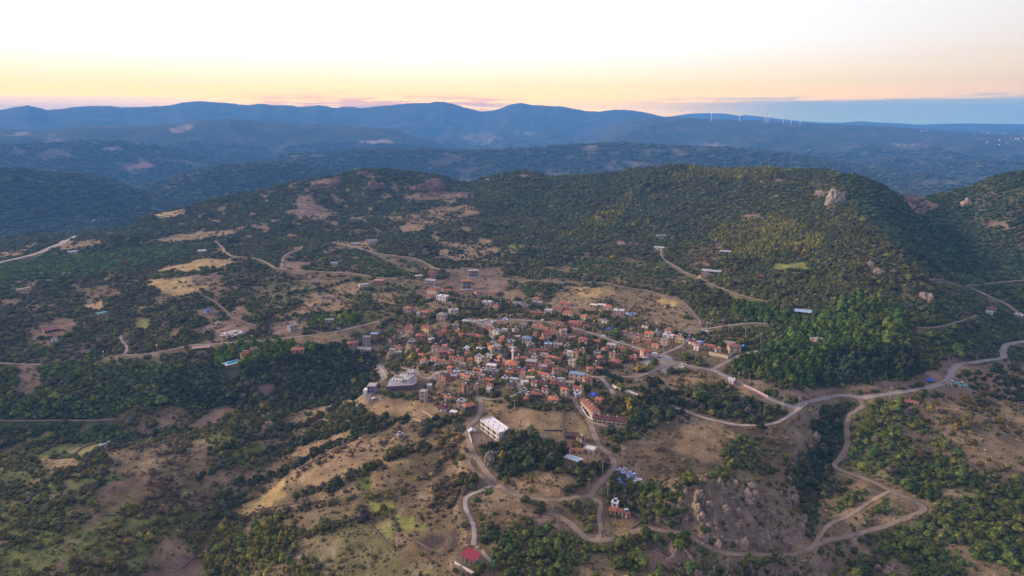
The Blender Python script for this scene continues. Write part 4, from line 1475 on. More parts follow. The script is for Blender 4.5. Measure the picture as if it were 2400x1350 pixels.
def make_house(b):
    w, d, st = b['w'], b['d'], b['st']
    H = 2.5 * st + .2
    shed = b['roof'] == 'p'
    root = empty("house" if not shed else "shed", (b['x'], b['y'], b['z'] - .1), b['rz'], b['label'], 'house' if not shed else 'shed', 'buildings of the village and its outskirts')
    wm, rm = wall_mat(b['wc']), roof_mat(b['rc'])
    hh = min(w, d) * .27
    if b['roof'] == 'h':
        MB().box(-w / 2, w / 2, -d / 2, d / 2, -2.5, H).obj("wall", wm, root)
        hip_roof(w, d, H + .19, hh).obj("roof", rm, root)
    elif b['roof'] == 'g':
        h = min(d * .27, 2.4)
        gable_walls(w, d, -2.5, H, h).obj("wall", wm, root)
        gable_roof(w, d, H + .02, h).obj("roof", rm, root)
    elif b['roof'] == 'f':
        MB().box(-w / 2, w / 2, -d / 2, d / 2, -2.5, H).obj("wall", wm, root)
        MB().box(-w / 2 - .25, w / 2 + .25, -d / 2 - .25, d / 2 + .25, H + .002, H + .25).obj("roof", rm, root)
        if rng.random() < .5:
            m = MB()
            m.box(-w / 2 - .2, w / 2 + .2, -d / 2 - .2, -d / 2, H + .26, H + .75)
            m.box(-w / 2 - .2, -w / 2, -d / 2 + .01, d / 2 - .01, H + .26, H + .75)
            m.box(w / 2, w / 2 + .2, -d / 2 + .01, d / 2 - .01, H + .26, H + .75)
            m.box(-w / 2 - .2, w / 2 + .2, d / 2, d / 2 + .2, H + .26, H + .75)
            m.obj("parapet", wm, root)
    else:                                            # open-fronted shed, mono-pitch roof on posts
        MB().box(-w / 2, w / 2, d / 2 - .3, d / 2, -1.5, 2.6).box(-w / 2, -w / 2 + .3, -d / 2, d / 2 - .32, -1.5, 2.2).box(w / 2 - .3, w / 2, -d / 2, d / 2 - .32, -1.5, 2.2).obj("wall", wall_mat('stone'), root)
        MB().raw([(-w / 2 - .4, -d / 2 - .6, 2.45), (w / 2 + .4, -d / 2 - .6, 2.45), (w / 2 + .4, d / 2 + .4, 3.3), (-w / 2 - .4, d / 2 + .4, 3.3),
                  (-w / 2 - .4, -d / 2 - .6, 2.6), (w / 2 + .4, -d / 2 - .6, 2.6), (w / 2 + .4, d / 2 + .4, 3.45), (-w / 2 - .4, d / 2 + .4, 3.45)],
                 [(0, 3, 2, 1), (4, 5, 6, 7), (0, 1, 5, 4), (1, 2, 6, 5), (2, 3, 7, 6), (3, 0, 4, 7)]).obj("roof", rm, root)
        n = max(2, int(w / 4))
        for i in range(n):
            unit_part("post", WOOD, root, (-w / 2 + w * (i + .5) / n, -d / 2 - .3, .5), (.22, .22, 4.0))
        return root
    far = math.hypot(b['x'], b['y']) > 900
    windows(root, w, d, 0, st, rz=b['rz'], x=b['x'], y=b['y'], sp=4.0 if far else 3.2, ww=1.4 if far else 1.15)
    if b['roof'] in 'hg' and rng.random() < .6:
        unit_part("chimney", wall_mat('brick') if rng.random() < .5 else WHITE, root, (w * .22, d * .12, H + hh * .75 + .5), (.6, .6, 1.5))
    if rng.random() < .35 and not far:
        tk = empty_part = None
        m = MB()
        zt = H + (.3 if b['roof'] == 'f' else hh * .8)
        m.raw([(-.9, -.9, zt + .1), (.9, -.9, zt + .1), (.9, .5, zt + 1.1), (-.9, .5, zt + 1.1), (-.9, -.8, zt), (.9, -.8, zt), (.9, .6, zt + 1.0), (-.9, .6, zt + 1.0)],
              [(0, 1, 2, 3), (7, 6, 5, 4), (0, 4, 5, 1), (1, 5, 6, 2), (2, 6, 7, 3), (3, 7, 4, 0)])
        sp_ = m.obj("solar_panel", plain("solar_glass", (.03, .04, .09), .2, .9, 1.1, 1, .6), root)
        tkm = MB().box(-.9, .9, .65, 1.2, zt + .6, zt + 1.3).obj("water_tank", WHITE, root)
    return root

# ------------------------------------------------------------------ the terrain sheet
gx, gy, gz = GX.ravel(), GY.ravel(), GZ.ravel()
gcol, gden, _, _, gpx, gpy = classify(gx, gy, gz)
gcol = gcol.copy()
# soften the borders between the kinds of ground a little, and mottle them
m3 = gcol.reshape(ND, NA, 3)
sm = m3.copy()
sm[1:-1, 1:-1] = (m3[1:-1, 1:-1] * 2 + m3[:-2, 1:-1] + m3[2:, 1:-1] + m3[1:-1, :-2] + m3[1:-1, 2:]) / 6
gcol = sm.reshape(-1, 3) * np.array((.86, .87, .82))
nearf = (np.hypot(gx, gy) < 2100)
n1 = fbm(gx / 13, gy / 13, 4, 101)
n2 = fbm(gx / 45, gy / 45, 3, 111)
gcol = gcol * (1 + np.where(nearf, .34 * n1 + .20 * n2, .18 * n1)[:, None])
t = (sstep(.25, .75, n2 + .4 * n1) * .45 * nearf)[:, None]
gcol = gcol * (1 - t) + np.array((.21, .150, .105)) * t
t = (sstep(.3, .9, -n2 + .3 * n1) * .30 * nearf)[:, None]
gcol = gcol * (1 - t) + np.array((.115, .105, .048)) * t
# steep ground shows rock and bare earth
dzr = np.gradient(GZ, axis=0) / np.gradient(gd, axis=0)
dza = np.gradient(GZ, axis=1) / (gd * dAZ)
slope = np.hypot(dzr, dza).ravel()
t = (sstep(.55, 1.0, slope) * .6 * (np.hypot(gx, gy) < 1200))[:, None]
gcol = gcol * (1 - t) + np.array((.21, .165, .135)) * t

me = bpy.data.meshes.new("terrain")
nv = ND * NA
me.vertices.add(nv)
me.vertices.foreach_set("co", np.column_stack([gx, gy, gz]).ravel())
ii = (np.arange(ND - 1)[:, None] * NA + np.arange(NA - 1)[None, :]).ravel()
quads = np.column_stack([ii, ii + NA, ii + NA + 1, ii + 1])
# winding: azimuth grows to the right, rows away, so flip to face up
quads = quads[:, ::-1]
nq = len(quads)
me.loops.add(nq * 4)
me.loops.foreach_set("vertex_index", quads.ravel())
me.polygons.add(nq)
me.polygons.foreach_set("loop_start", np.arange(nq) * 4)
me.polygons.foreach_set("loop_total", np.full(nq, 4))
me.update()
me.polygons.foreach_set("use_smooth", np.ones(nq, bool))
att = me.attributes.new("soil", 'FLOAT_COLOR', 'POINT')
att.data.foreach_set("color", np.column_stack([np.clip(gcol, .005, .9), np.ones(nv)]).ravel().astype(np.float32))
att = me.attributes.new("scrub", 'FLOAT', 'POINT')
att.data.foreach_set("value", np.where(nearf, 0, gden).astype(np.float32))

m, nt, b = new_mat("ground")
a = node(nt, "ShaderNodeAttribute", attribute_name="soil")
sc = node(nt, "ShaderNodeAttribute", attribute_name="scrub")
g = node(nt, "ShaderNodeNewGeometry")
P = g.outputs["Position"]
f1 = vary(nt, P, .9, 6, .58, 1.42)
f2 = vary(nt, P, .12, 5, .80, 1.22)
f3 = vary(nt, P, .035, 5, .55, 1.40)           # woodland grain of the far country
one = node(nt, "ShaderNodeMix", {0: sc.outputs["Fac"], 2: 1.0, 3: f3})
p1 = node(nt, "ShaderNodeMath", {0: f1, 1: f2}, operation='MULTIPLY')
p2 = node(nt, "ShaderNodeMath", {0: p1.outputs[0], 1: one.outputs[0]}, operation='MULTIPLY')
nt.links.new(mulc(nt, a.outputs["Color"], p2.outputs[0]), b.inputs["Base Color"])
nb = node(nt, "ShaderNodeTexNoise", {"Vector": P, "Scale": .5, "Detail": 6})
b1 = node(nt, "ShaderNodeBump", {"Height": nb.outputs[0], "Strength": .6, "Distance": .8})
nb2 = node(nt, "ShaderNodeTexNoise", {"Vector": P, "Scale": .05, "Detail": 6, "Roughness": .7})
st_ = node(nt, "ShaderNodeMath", {0: sc.outputs["Fac"], 1: .9}, operation='MULTIPLY')
b2 = node(nt, "ShaderNodeBump", {"Height": nb2.outputs[0], "Strength": st_.outputs[0], "Distance": 14.0, "Normal": b1.outputs[0]})
nt.links.new(b2.outputs[0], b.inputs["Normal"])
b.inputs["Roughness"].default_value = 1.0
b.inputs["Specular IOR Level"].default_value = .1
GROUND = m
me.materials.append(m)
tag(link_obj("terrain", me), kind='structure', label="rolling hills with dry fields, bare earth and scrub around a village")

# the country on the other sides of the viewpoint, coarse
m = MB()
angs = np.linspace(A1, A0 + 2 * math.pi, 40)
rad = [100, 300, 800, 2000, 5000, 15500]
vv, ff = [], []
for r in rad:
    for k, an in enumerate(angs):
        i = NA - 1 if k < 20 else 0
        j = int(np.clip((math.log(r) - LD0) / dLD, 0, ND - 1))
        e = min(k, 39 - k) / 19.5
        vv.append((math.sin(an) * r, math.cos(an) * r, GZ[j, i] * (1 - e) - 50 * e * .8))
for a_ in range(len(rad) - 1):
    for k in range(39):
        q = a_ * 40 + k
        ff.append((q, q + 1, q + 41, q + 40))
cen = len(vv)
vv.append((0, 0, -62))
for k in range(39):
    ff.append((k, cen, k + 1))
inner = list(range(0, NA, 20)) + [NA - 1]
base = len(vv)
for i in inner:
    vv.append((GX[0, i], GY[0, i], GZ[0, i]))
for k in range(len(inner) - 1):
    ff.append((base + k, cen, base + k + 1))
me2 = MB().raw(vv, ff).mesh("ground")
import bmesh
bm = bmesh.new()
bm.from_mesh(me2)
for fc in bm.faces:
    if fc.normal.z < 0:
        fc.normal_flip()
bm.to_mesh(me2)
bm.free()
tag(link_obj("ground", me2, None, plain("scrubland_soil", (.075, .07, .042), 1, .6, 1.4, .02)), kind='structure', label="scrubland all round the viewpoint")

# ------------------------------------------------------------------ road surfaces
SURF = dict(asphalt=((.25, .225, .235), (.24, .19, .155)), concrete=((.28, .235, .21), (.21, .155, .115)), dirt=((.255, .19, .145), (.13, .092, .065)),
            tan=((.31, .23, .165), (.17, .12, .085)), pale=((.38, .325, .30), (.25, .19, .15)))


def road_mat():
    m, nt, b = new_mat("road_surface")
    a = node(nt, "ShaderNodeAttribute", attribute_name="tone")
    g = node(nt, "ShaderNodeNewGeometry")
    f = vary(nt, g.outputs["Position"], .12, 7, .62, 1.25)
    f2 = vary(nt, g.outputs["Position"], 1.2, 4, .8, 1.2)
    mm = node(nt, "ShaderNodeMath", {0: f, 1: f2}, operation='MULTIPLY')
    nt.links.new(mulc(nt, a.outputs["Color"], mm.outputs[0]), b.inputs["Base Color"])
    return m


RM = road_mat()
ROADLAB = {'road': 'pale surfaced road', 'dirt_track': 'unpaved earth track', 'path': 'narrow pale path'}
for name, surf, w, L in road_lines:
    n = len(L)
    tg = np.gradient(L[:, :2], axis=0)
    tg /= np.linalg.norm(tg, axis=1)[:, None] + 1e-9
    nr = np.column_stack([-tg[:, 1], tg[:, 0]])
    c0, c1 = SURF[surf]
    offs = [-1.0, -.62, -.3, 0, .3, .62, 1.0]
    tone = [1, .35, 0, .55, 0, .35, 1]
    vv, cc = [], []
    wn1 = fbm(L[:, 0] / 7, L[:, 1] / 7, 3, 5) * .32
    wn2 = fbm(L[:, 0] / 7, L[:, 1] / 7, 3, 15) * .32
    for k in range(n):
        dist = math.hypot(L[k, 0], L[k, 1])
        for o, tn in zip(offs, tone):
            ww = w / 2 * (1 + (wn1[k] if o < 0 else wn2[k]) * abs(o))
            x, y = L[k, 0] + nr[k, 0] * o * ww, L[k, 1] + nr[k, 1] * o * ww
            z = float(ground(x, y)) + .16 + dist * .0003 - (.10 if abs(o) == 1 else 0)
            vv.append((x, y, z))
            cc.append([c0[i] * (1 - tn) + c1[i] * tn for i in range(3)] + [1])
    # a few ribs are level across, so the sheet never sinks into the slope
    ff = []
    kk = len(offs)
    for k in range(n - 1):
        for o in range(kk - 1):
            q = k * kk + o
            ff.append((q, q + 1, q + kk + 1, q + kk))
    mb = MB().raw(vv, ff).mesh(name)
    if n and len(mb.polygons) and mb.polygons[len(mb.polygons) // 2].normal.z < 0:
        mb.flip_normals()
    at = mb.attributes.new("tone", 'FLOAT_COLOR', 'POINT')
    at.data.foreach_set("color", np.array(cc, np.float32).ravel())
    mpx, mpy = project(*L[n // 2])
    s, l, _ = where(float(mpx), float(mpy))
    tag(link_obj(name, mb, None, RM), kind='structure', label=f"{ROADLAB[name]} {s} {l}")

# ------------------------------------------------------------------ trees and scrub
def ico(bm, c, r, sub=2, jit=.16, sq=.85):
    ret = bmesh.ops.create_icosphere(bm, subdivisions=sub, radius=1.0)
    for v in ret['verts']:
        k = 1 + random.uniform(-jit, jit)
        v.co = Vector((c[0] + v.co.x * r * k, c[1] + v.co.y * r * k, c[2] + v.co.z * r * k * sq))


def leafs(bm, pts, s):
    for p, nrm in pts:
        t_ = Vector((random.gauss(0, 1), random.gauss(0, 1), random.gauss(0, 1))).cross(nrm)
        if t_.length < 1e-3:
            continue
        t_.normalize()
        u = (nrm * random.uniform(.4, 1) + t_.cross(nrm) * random.uniform(-.6, .6)).normalized()
        k = s * random.uniform(.6, 1.5)
        vs = [bm.verts.new(p + t_ * k * .5), bm.verts.new(p - t_ * k * .5), bm.verts.new(p + u * k - t_ * k * .2), bm.verts.new(p + u * k + t_ * k * .25)]
        bm.faces.new((vs[0], vs[1], vs[2], vs[3]))


def crown_mesh(kind, seed):
    random.seed(seed)
    bm = bmesh.new()
    if kind == 'oak':
        lobes = [((0, 0, .42), .34)]
        n = random.randint(5, 7)
        for i in range(n):
            an = 2 * math.pi * i / n + random.uniform(-.4, .4)
            rr = random.uniform(.19, .29)
            lobes.append(((math.cos(an) * random.uniform(.22, .33), math.sin(an) * random.uniform(.22, .33), random.uniform(.24, .50)), rr))
        for i in range(2):
            lobes.append(((random.uniform(-.15, .15), random.uniform(-.15, .15), random.uniform(.56, .68)), random.uniform(.15, .22)))
    elif kind == 'scrub':
        lobes = [((random.uniform(-.34, .34), random.uniform(-.34, .34), random.uniform(.10, .26)), random.uniform(.15, .26)) for _ in range(8)]
    elif kind == 'pine':
        lobes = [((random.uniform(-.12, .12), random.uniform(-.12, .12), .2 + i * .14), .36 - i * .035) for i in range(7)]
        lobes += [((random.uniform(-.3, .3), random.uniform(-.3, .3), random.uniform(.3, .7)), .17) for _ in range(4)]
    elif kind == 'cypress':
        lobes = [((random.uniform(-.05, .05), random.uniform(-.05, .05), .3 + i * .42), .40 * (1 - (i / 8) ** 2) + .06) for i in range(8)]
    if kind != 'bare':
        for c, r in lobes:
            ico(bm, c, r, 2 if r > .2 else 1, .17, .85 if kind != 'cypress' else 1.1)
        pts = []
        for _ in range(150):
            c, r = random.choice(lobes)
            d = Vector((random.gauss(0, 1), random.gauss(0, 1), abs(random.gauss(0, 1)) * .9 - .15)).normalized()
            pts.append((Vector(c) + d * r * random.uniform(.85, 1.12), d))
        leafs(bm, pts, .085)
    else:
        for _ in range(7):
            an = random.uniform(0, 6.28)
            d = Vector((math.cos(an) * .5, math.sin(an) * .5, .9)).normalized()
            p0 = Vector((0, 0, 0))
            for sgm in range(4):
                p1_ = p0 + d * random.uniform(.15, .25)
                side_ = d.cross(Vector((0, 0, 1))).normalized() * .02
                vs = [bm.verts.new(p0 - side_), bm.verts.new(p0 + side_), bm.verts.new(p1_ + side_ * .6), bm.verts.new(p1_ - side_ * .6)]
                bm.faces.new(vs)
                p0 = p1_
                d = (d + Vector((random.gauss(0, .5), random.gauss(0, .5), random.gauss(.1, .3)))).normalized()
                leafs(bm, [(p0 + Vector((random.gauss(0, .07), random.gauss(0, .07), random.gauss(0, .05))), d) for _ in range(14)], .075)
        ico(bm, (0, 0, .18), .24, 1, .3, .7)
    me_ = bpy.data.meshes.new("crown")
    bm.to_mesh(me_)
    bm.free()
    return me_


m, nt, b = new_mat("foliage")
ti = node(nt, "ShaderNodeAttribute", attribute_name="tint", attribute_type='INSTANCER')
g = node(nt, "ShaderNodeNewGeometry")
tcn = node(nt, "ShaderNodeTexCoord")
f = vary(nt, g.outputs["Position"], 1.1, 3, .62, 1.5)
ri = node(nt, "ShaderNodeMapRange", {0: g.outputs["Random Per Island"], 1: 0, 2: 1, 3: .7, 4: 1.35})
mm = node(nt, "ShaderNodeMath", {0: f, 1: ri.outputs[0]}, operation='MULTIPLY')
nt.links.new(mulc(nt, ti.outputs["Color"], mm.outputs[0]), b.inputs["Base Color"])
b.inputs["Roughness"].default_value = .85
b.inputs["Specular IOR Level"].default_value = .12
FOL = m
BARK = plain("bark", (.10, .075, .055), .95, .7, 1.2, 4)
protos = [crown_mesh(k, s) for k, s in (('oak', 1), ('oak', 2), ('oak', 3), ('pine', 4), ('scrub', 5), ('oak', 6), ('bare', 7), ('scrub', 8))]
KINDS = ['oak', 'oak', 'oak', 'pine', 'scrub', 'oak', 'bare', 'scrub']
cyp = crown_mesh('cypress', 9)
for p_ in protos + [cyp]:
    p_.materials.append(FOL)
tm = bmesh.new()
trunk = MB().tube(-.6, .35, .055, .035, 6)
for an in (0.3, 2.4, 4.4):
    dx, dy = math.cos(an), math.sin(an)
    trunk.raw([(0, 0, .2), (.03 * dy, -.03 * dx, .2), (.16 * dx, .16 * dy, .42), (.16 * dx + .015, .16 * dy, .42)], [(0, 1, 2, 3)])
trunk = trunk.mesh("trunk")
trunk.materials.append(BARK)

# candidate stands
TR = np.random.default_rng(11)


def candidates(Da, Db, sfun, half):
    xs, ys = [], []
    D = Da
    while D < Db:
        s = sfun(D)
        n = int(2 * half * D / s)
        a = np.linspace(-half, half, n) + TR.uniform(-.55, .55, n) * s / D
        r = D + TR.uniform(-.55, .55, n) * s
        xs.append(np.sin(a) * r)
        ys.append(np.cos(a) * r)
        D += s
    return np.concatenate(xs), np.concatenate(ys)


half = math.radians(42)
x1, y1 = candidates(205, 2150, lambda D: float(np.interp(D, [200, 500, 900, 1600, 2150], [2.6, 2.9, 3.5, 4.5, 5.6])), half)
x2, y2 = candidates(2150, 5600, lambda D: float(np.interp(D, [2150, 3000, 5600], [9, 12, 20])), half)
X_, Y_ = np.concatenate([x1, x2]), np.concatenate([y1, y2])
far_t = np.concatenate([np.zeros(len(x1), bool), np.ones(len(x2), bool)])
Zt = ground(X_, Y_)
D_ = np.hypot(X_, Y_)
# drop what lies well behind a hill or outside the view
runmax = np.maximum.accumulate((GZ - CZ) / gd, axis=0)
ui = np.clip(((np.arctan2(X_, Y_) - AZ0) / dAZ).astype(int), 0, NA - 1)
vi = np.clip(((np.log(D_) - LD0) / dLD).astype(int) - 2, 0, ND - 1)
vis = (Zt + 14 - CZ) / D_ > runmax[vi, ui]
pxx, pyy = project(X_, Y_, Zt)
vis &= (pxx > -110) & (pxx < 2510) & (pyy < 1440)
X_, Y_, Zt, D_, far_t, pxx, pyy = (v[vis] for v in (X_, Y_, Zt, D_, far_t, pxx, pyy))
_, dens, tcol, tsize, _, _ = classify(X_, Y_, Zt)
keep = TR.random(len(X_)) < np.where(dens > .93, 1, dens ** 1.3)
# keep clear of roads, buildings and plots
block = np.zeros((ND, NA), bool)
u_all = lambda x, y: (np.clip(((np.arctan2(x, y) - AZ0) / dAZ), 0, NA - 1), np.clip((np.log(np.hypot(x, y)) - LD0) / dLD, 0, ND - 1))
cell = {}
for name, surf, w, L in road_lines:
    for lx, ly, lz in L:
        cell.setdefault((int(lx // 20), int(ly // 20)), []).append((lx, ly, w / 2 + 1.7))
        Dk = math.hypot(lx, ly)
        if Dk > 480:                       # mown verge on the downhill, viewer-facing side
            sh_ = min(3.2 * Dk / max(CZ - lz, 60), 26)
            for fr in (.35, .7, 1.0):
                qx, qy = lx * (1 - sh_ * fr / Dk), ly * (1 - sh_ * fr / Dk)
                cell.setdefault((int(qx // 20), int(qy // 20)), []).append((qx, qy, w / 2 + .5 - fr))
for b_ in BS:
    r_ = math.hypot(b_['w'], b_['d']) / 2 * .82 + 1.6
    cell.setdefault((int(b_['x'] // 20), int(b_['y'] // 20)), []).append((b_['x'], b_['y'], r_))
    Dk = math.hypot(b_['x'], b_['y'])
    if Dk > 650:
        for off in (5, 11, 17)[:1 + int(Dk > 850) + int(Dk > 1050)]:
            qx, qy = b_['x'] * (1 - off / Dk), b_['y'] * (1 - off / Dk)
            cell.setdefault((int(qx // 20), int(qy // 20)), []).append((qx, qy, r_ * .8))
for k_, r_ in (('apartments', 15), ('villa', 19), ('mosque', 8), ('frame_back', 12), ('frame_front', 12), ('frame_mid', 11), ('ruin', 5), ('barn', 9), ('pool_left', 9),
               ('pool_mid', 8), ('terrace_a', 8), ('terrace_b', 14), ('gatehouse', 6), ('yard', 8)):
    x, y, z = PLOTS[k_]
    for ox in (-1, 0, 1):
        for oy in (-1, 0, 1):
            cell.setdefault((int((x + ox * 20) // 20), int((y + oy * 20) // 20)), []).append((x, y, r_))
x, y, z = PLOTS['pool_left']
for off in (8, 14, 20):
    qx, qy = x * (1 - off / math.hypot(x, y)), y * (1 - off / math.hypot(x, y))
    cell.setdefault((int(qx // 20), int(qy // 20)), []).append((qx, qy, 8.5))
for i in np.nonzero(keep & (D_ < 1700))[0]:
    cx, cy = int(X_[i] // 20), int(Y_[i] // 20)
    hitb = False
    for ox in (-1, 0, 1):
        for oy in (-1, 0, 1):
            for lx, ly, r_ in cell.get((cx + ox, cy + oy), ()):
                if (X_[i] - lx) ** 2 + (Y_[i] - ly) ** 2 < r_ * r_:
                    hitb = True
                    break
            if hitb:
                break
        if hitb:
            break
    if hitb:
        keep[i] = False
X_, Y_, Zt, D_, far_t, pxx, pyy, dens, tcol, tsize = (v[keep] for v in (X_, Y_, Zt, D_, far_t, pxx, pyy, dens, tcol, tsize))
n = len(X_)
diam = np.exp(TR.normal(0, .34, n)) * tsize * np.interp(D_, [200, 500, 1000, 1700, 2150, 2151, 5600], [2.95, 3.2, 3.9, 5.0, 5.8, 10, 18])
diam *= np.where(dens < .5, .85, 1.0)
hgt = diam * TR.uniform(.85, 1.2, n) * np.where(far_t, .5, np.interp(D_, [450, 1000], [1, .68]))
kind = TR.choice([0, 1, 2, 5, 4, 7, 6], n, p=[.22, .22, .2, .2, .08, .05, .03])
pinem = (tsize > 1.26) | (tcol[:, 1] > .11)
kind = np.where(pinem & (TR.random(n) < .75), 3, kind)
hgt = np.where(kind == 3, hgt * 1.1, hgt)
greym = tcol[:, 2] > .05
kind = np.where(greym & (TR.random(n) < .35), 6, kind)
lum = np.exp(TR.normal(0, .25, n))
patch = fbm(X_ / 48, Y_ / 48, 3, 131)
col_t = tcol * lum[:, None] * (1 + .32 * patch)[:, None]
hue = TR.normal(0, .10, n) + .12 * fbm(X_ / 90, Y_ / 90, 2, 141)
col_t[:, 0] *= 1 + hue
col_t[:, 2] *= 1 - .5 * hue
r_ = TR.random(n)
vill = in_poly([(870, 745), (960, 700), (1460, 710), (1770, 810), (1680, 868), (1480, 960), (1130, 960), (880, 860)], pxx, pyy)
nearD = D_ < 1300
ye = r_ < np.where(vill, .04, .005)
col_t[ye & nearD] = np.array((.20, .16, .03)) * TR.uniform(.7, 1.2, (int((ye & nearD).sum()), 1))
ru = (r_ > .994) & nearD
col_t[ru] = np.array((.14, .075, .03)) * TR.uniform(.7, 1.2, (int(ru.sum()), 1))
gr = (r_ > .93) & (r_ < .985) & nearD & (tsize < 1.2)
col_t[gr] = np.array((.095, .078, .060)) * TR.uniform(.7, 1.3, (int(gr.sum()), 1))
fm = far_t
col_t[fm] = np.array((.075, .080, .046)) * lum[fm, None] * (1 + .4 * patch[fm, None])
col_t = np.clip(col_t, .008, .4)
kind[kind == 6] = np.where(far_t[kind == 6], 0, 6)
kind[ye & nearD] = 0
rotz = TR.uniform(0, 6.283, n)
print("trees", n, "t", round(time.time() - T0, 1))

# the individuals: the ones that show largest in the photograph
vism = (pxx > 6) & (pxx < 2394) & (pyy < 1345)
score = np.where(vism & ~far_t, diam / D_, 0)
order = np.argsort(-score)
first = []
for k_ in range(8):                       # make sure each crown shape is among them
    cand = order[(kind[order] == k_)][:1]
    first += list(cand)
chosen = list(dict.fromkeys(first + list(order[:300])))[:300]
KN = {'oak': 'rounded', 'pine': 'tall full', 'scrub': 'low spreading', 'bare': 'sparse thin'}


def tint_name(c):
    if c[0] > .15:
        return 'yellow autumn'
    if c[2] > .045 and c[0] > c[1]:
        return 'grey-brown leafless'
    if c[0] > c[1] * 1.25:
        return 'rusty brown'
    if c[1] > c[0] * 1.5 and c[1] > .06:
        return 'fresh green'
    if c[0] >= c[1] * .92:
        return 'olive'
    return 'dark green'


LAND += [(1106, 1300, 'the maroon-roofed barn'), (2160, 1190, 'the hairpin bend'), (1760, 1200, 'the rocky knoll'), (600, 1180, 'the straw-coloured slope scar'),
         (890, 1190, 'the lime-green field'), (2090, 1335, 'the boulder outcrop at lower right'), (400, 1330, 'the bare pinkish field'), (1025, 1270, 'the dark ploughed plot'),
         (1450, 1330, 'the lower middle clearing'), (2310, 1340, 'the pale patch at bottom right'), (1990, 1290, 'the scrub below the track'), (1300, 1210, 'the pink earth bank'),
         (620, 1300, 'the green thicket at bottom left'), (120, 1290, 'the grassy hollow at bottom left'), (280, 1160, 'the pinkish pasture')]
ind_objs = {}
for q in chosen:
    cpx, cpy = float(pxx[q]), float(pyy[q])
    s, l, _ = where(cpx, cpy)
    kd = KINDS[kind[q]]
    nm = {'oak': 'oak_tree', 'pine': 'pine_tree', 'scrub': 'shrub', 'bare': 'bare_tree'}[kd]
    root = empty(nm, (float(X_[q]), float(Y_[q]), float(Zt[q]) - .1), float(rotz[q]), f"{KN[kd]} {tint_name(col_t[q])} {nm.replace('_', ' ')} {s} {l}",
                 'shrub' if kd == 'scrub' else 'tree', 'trees and shrubs scattered over the near slopes')
    root.scale = (float(diam[q]), float(diam[q]), float(hgt[q]))
    link_obj("trunk", trunk, root)
    cr = link_obj("crown", protos[kind[q]], root)
    cr["tint"] = [float(v) for v in col_t[q]]
    ind_objs.setdefault(int(kind[q]), cr)
rest = np.ones(n, bool)
rest[chosen] = False


def woods(name, sel, label):
    k = int(sel.sum())
    mp = bpy.data.meshes.new(name)
    mp.vertices.add(k)
    mp.vertices.foreach_set("co", np.column_stack([X_[sel], Y_[sel], Zt[sel] - .12 * hgt[sel] * .6]).ravel())
    for an, typ, arr, key in (("sca", 'FLOAT_VECTOR', np.column_stack([diam[sel], diam[sel], hgt[sel]]), "vector"),
                              ("tint", 'FLOAT_COLOR', np.column_stack([col_t[sel], np.ones(k)]), "color"),
                              ("turn", 'FLOAT_VECTOR', np.column_stack([np.zeros(k), np.zeros(k), rotz[sel]]), "vector"),
                              ("kin", 'INT', kind[sel].astype(np.int32), "value")):
        at = mp.attributes.new(an, typ, 'POINT')
        at.data.foreach_set(key, arr.astype(np.int32 if typ == 'INT' else np.float32).ravel())
    o = bpy.data.objects.new(name, mp)
    C.objects.link(o)
    ng = bpy.data.node_groups.new(name, 'GeometryNodeTree')
    ng.interface.new_socket(name="Geometry", in_out='INPUT', socket_type='NodeSocketGeometry')
    ng.interface.new_socket(name="Geometry", in_out='OUTPUT', socket_type='NodeSocketGeometry')
    N_, L_ = ng.nodes, ng.links
    gi, go = N_.new("NodeGroupInput"), N_.new("NodeGroupOutput")
    cur = None
    join = N_.new("GeometryNodeJoinGeometry")
    for kk_ in range(8):
        # one instancing branch per crown shape
        cmp_ = N_.new("FunctionNodeCompare")
        cmp_.data_type = 'INT'
        cmp_.operation = 'EQUAL'
        na = N_.new("GeometryNodeInputNamedAttribute")
        na.data_type = 'INT'
        na.inputs[0].default_value = "kin"
        L_.new(na.outputs[0], [i for i in cmp_.inputs if i.type == 'INT'][0])
        [i for i in cmp_.inputs if i.type == 'INT'][1].default_value = kk_
        ip = N_.new("GeometryNodeInstanceOnPoints")
        L_.new(gi.outputs[0], ip.inputs["Points"])
        L_.new(cmp_.outputs[0], ip.inputs["Selection"])
        oi = N_.new("GeometryNodeObjectInfo")
        oi.inputs[0].default_value = ind_objs[kk_]
        oi.inputs["As Instance"].default_value = False
        L_.new(oi.outputs["Geometry"], ip.inputs["Instance"])
        for att_, inp in (("turn", "Rotation"), ("sca", "Scale")):
            nv_ = N_.new("GeometryNodeInputNamedAttribute")
            nv_.data_type = 'FLOAT_VECTOR'
            nv_.inputs[0].default_value = att_
            L_.new(nv_.outputs[0], ip.inputs[inp])
        L_.new(ip.outputs[0], join.inputs[0])
    L_.new(join.outputs[0], go.inputs[0])
    md = o.modifiers.new("scatter", 'NODES')
    md.node_group = ng
    tag(o, label, None, None, 'stuff')
    return o


woods("scrub_woodland", rest & ~far_t, "dense oak scrub and scattered trees over the near hills and fields")
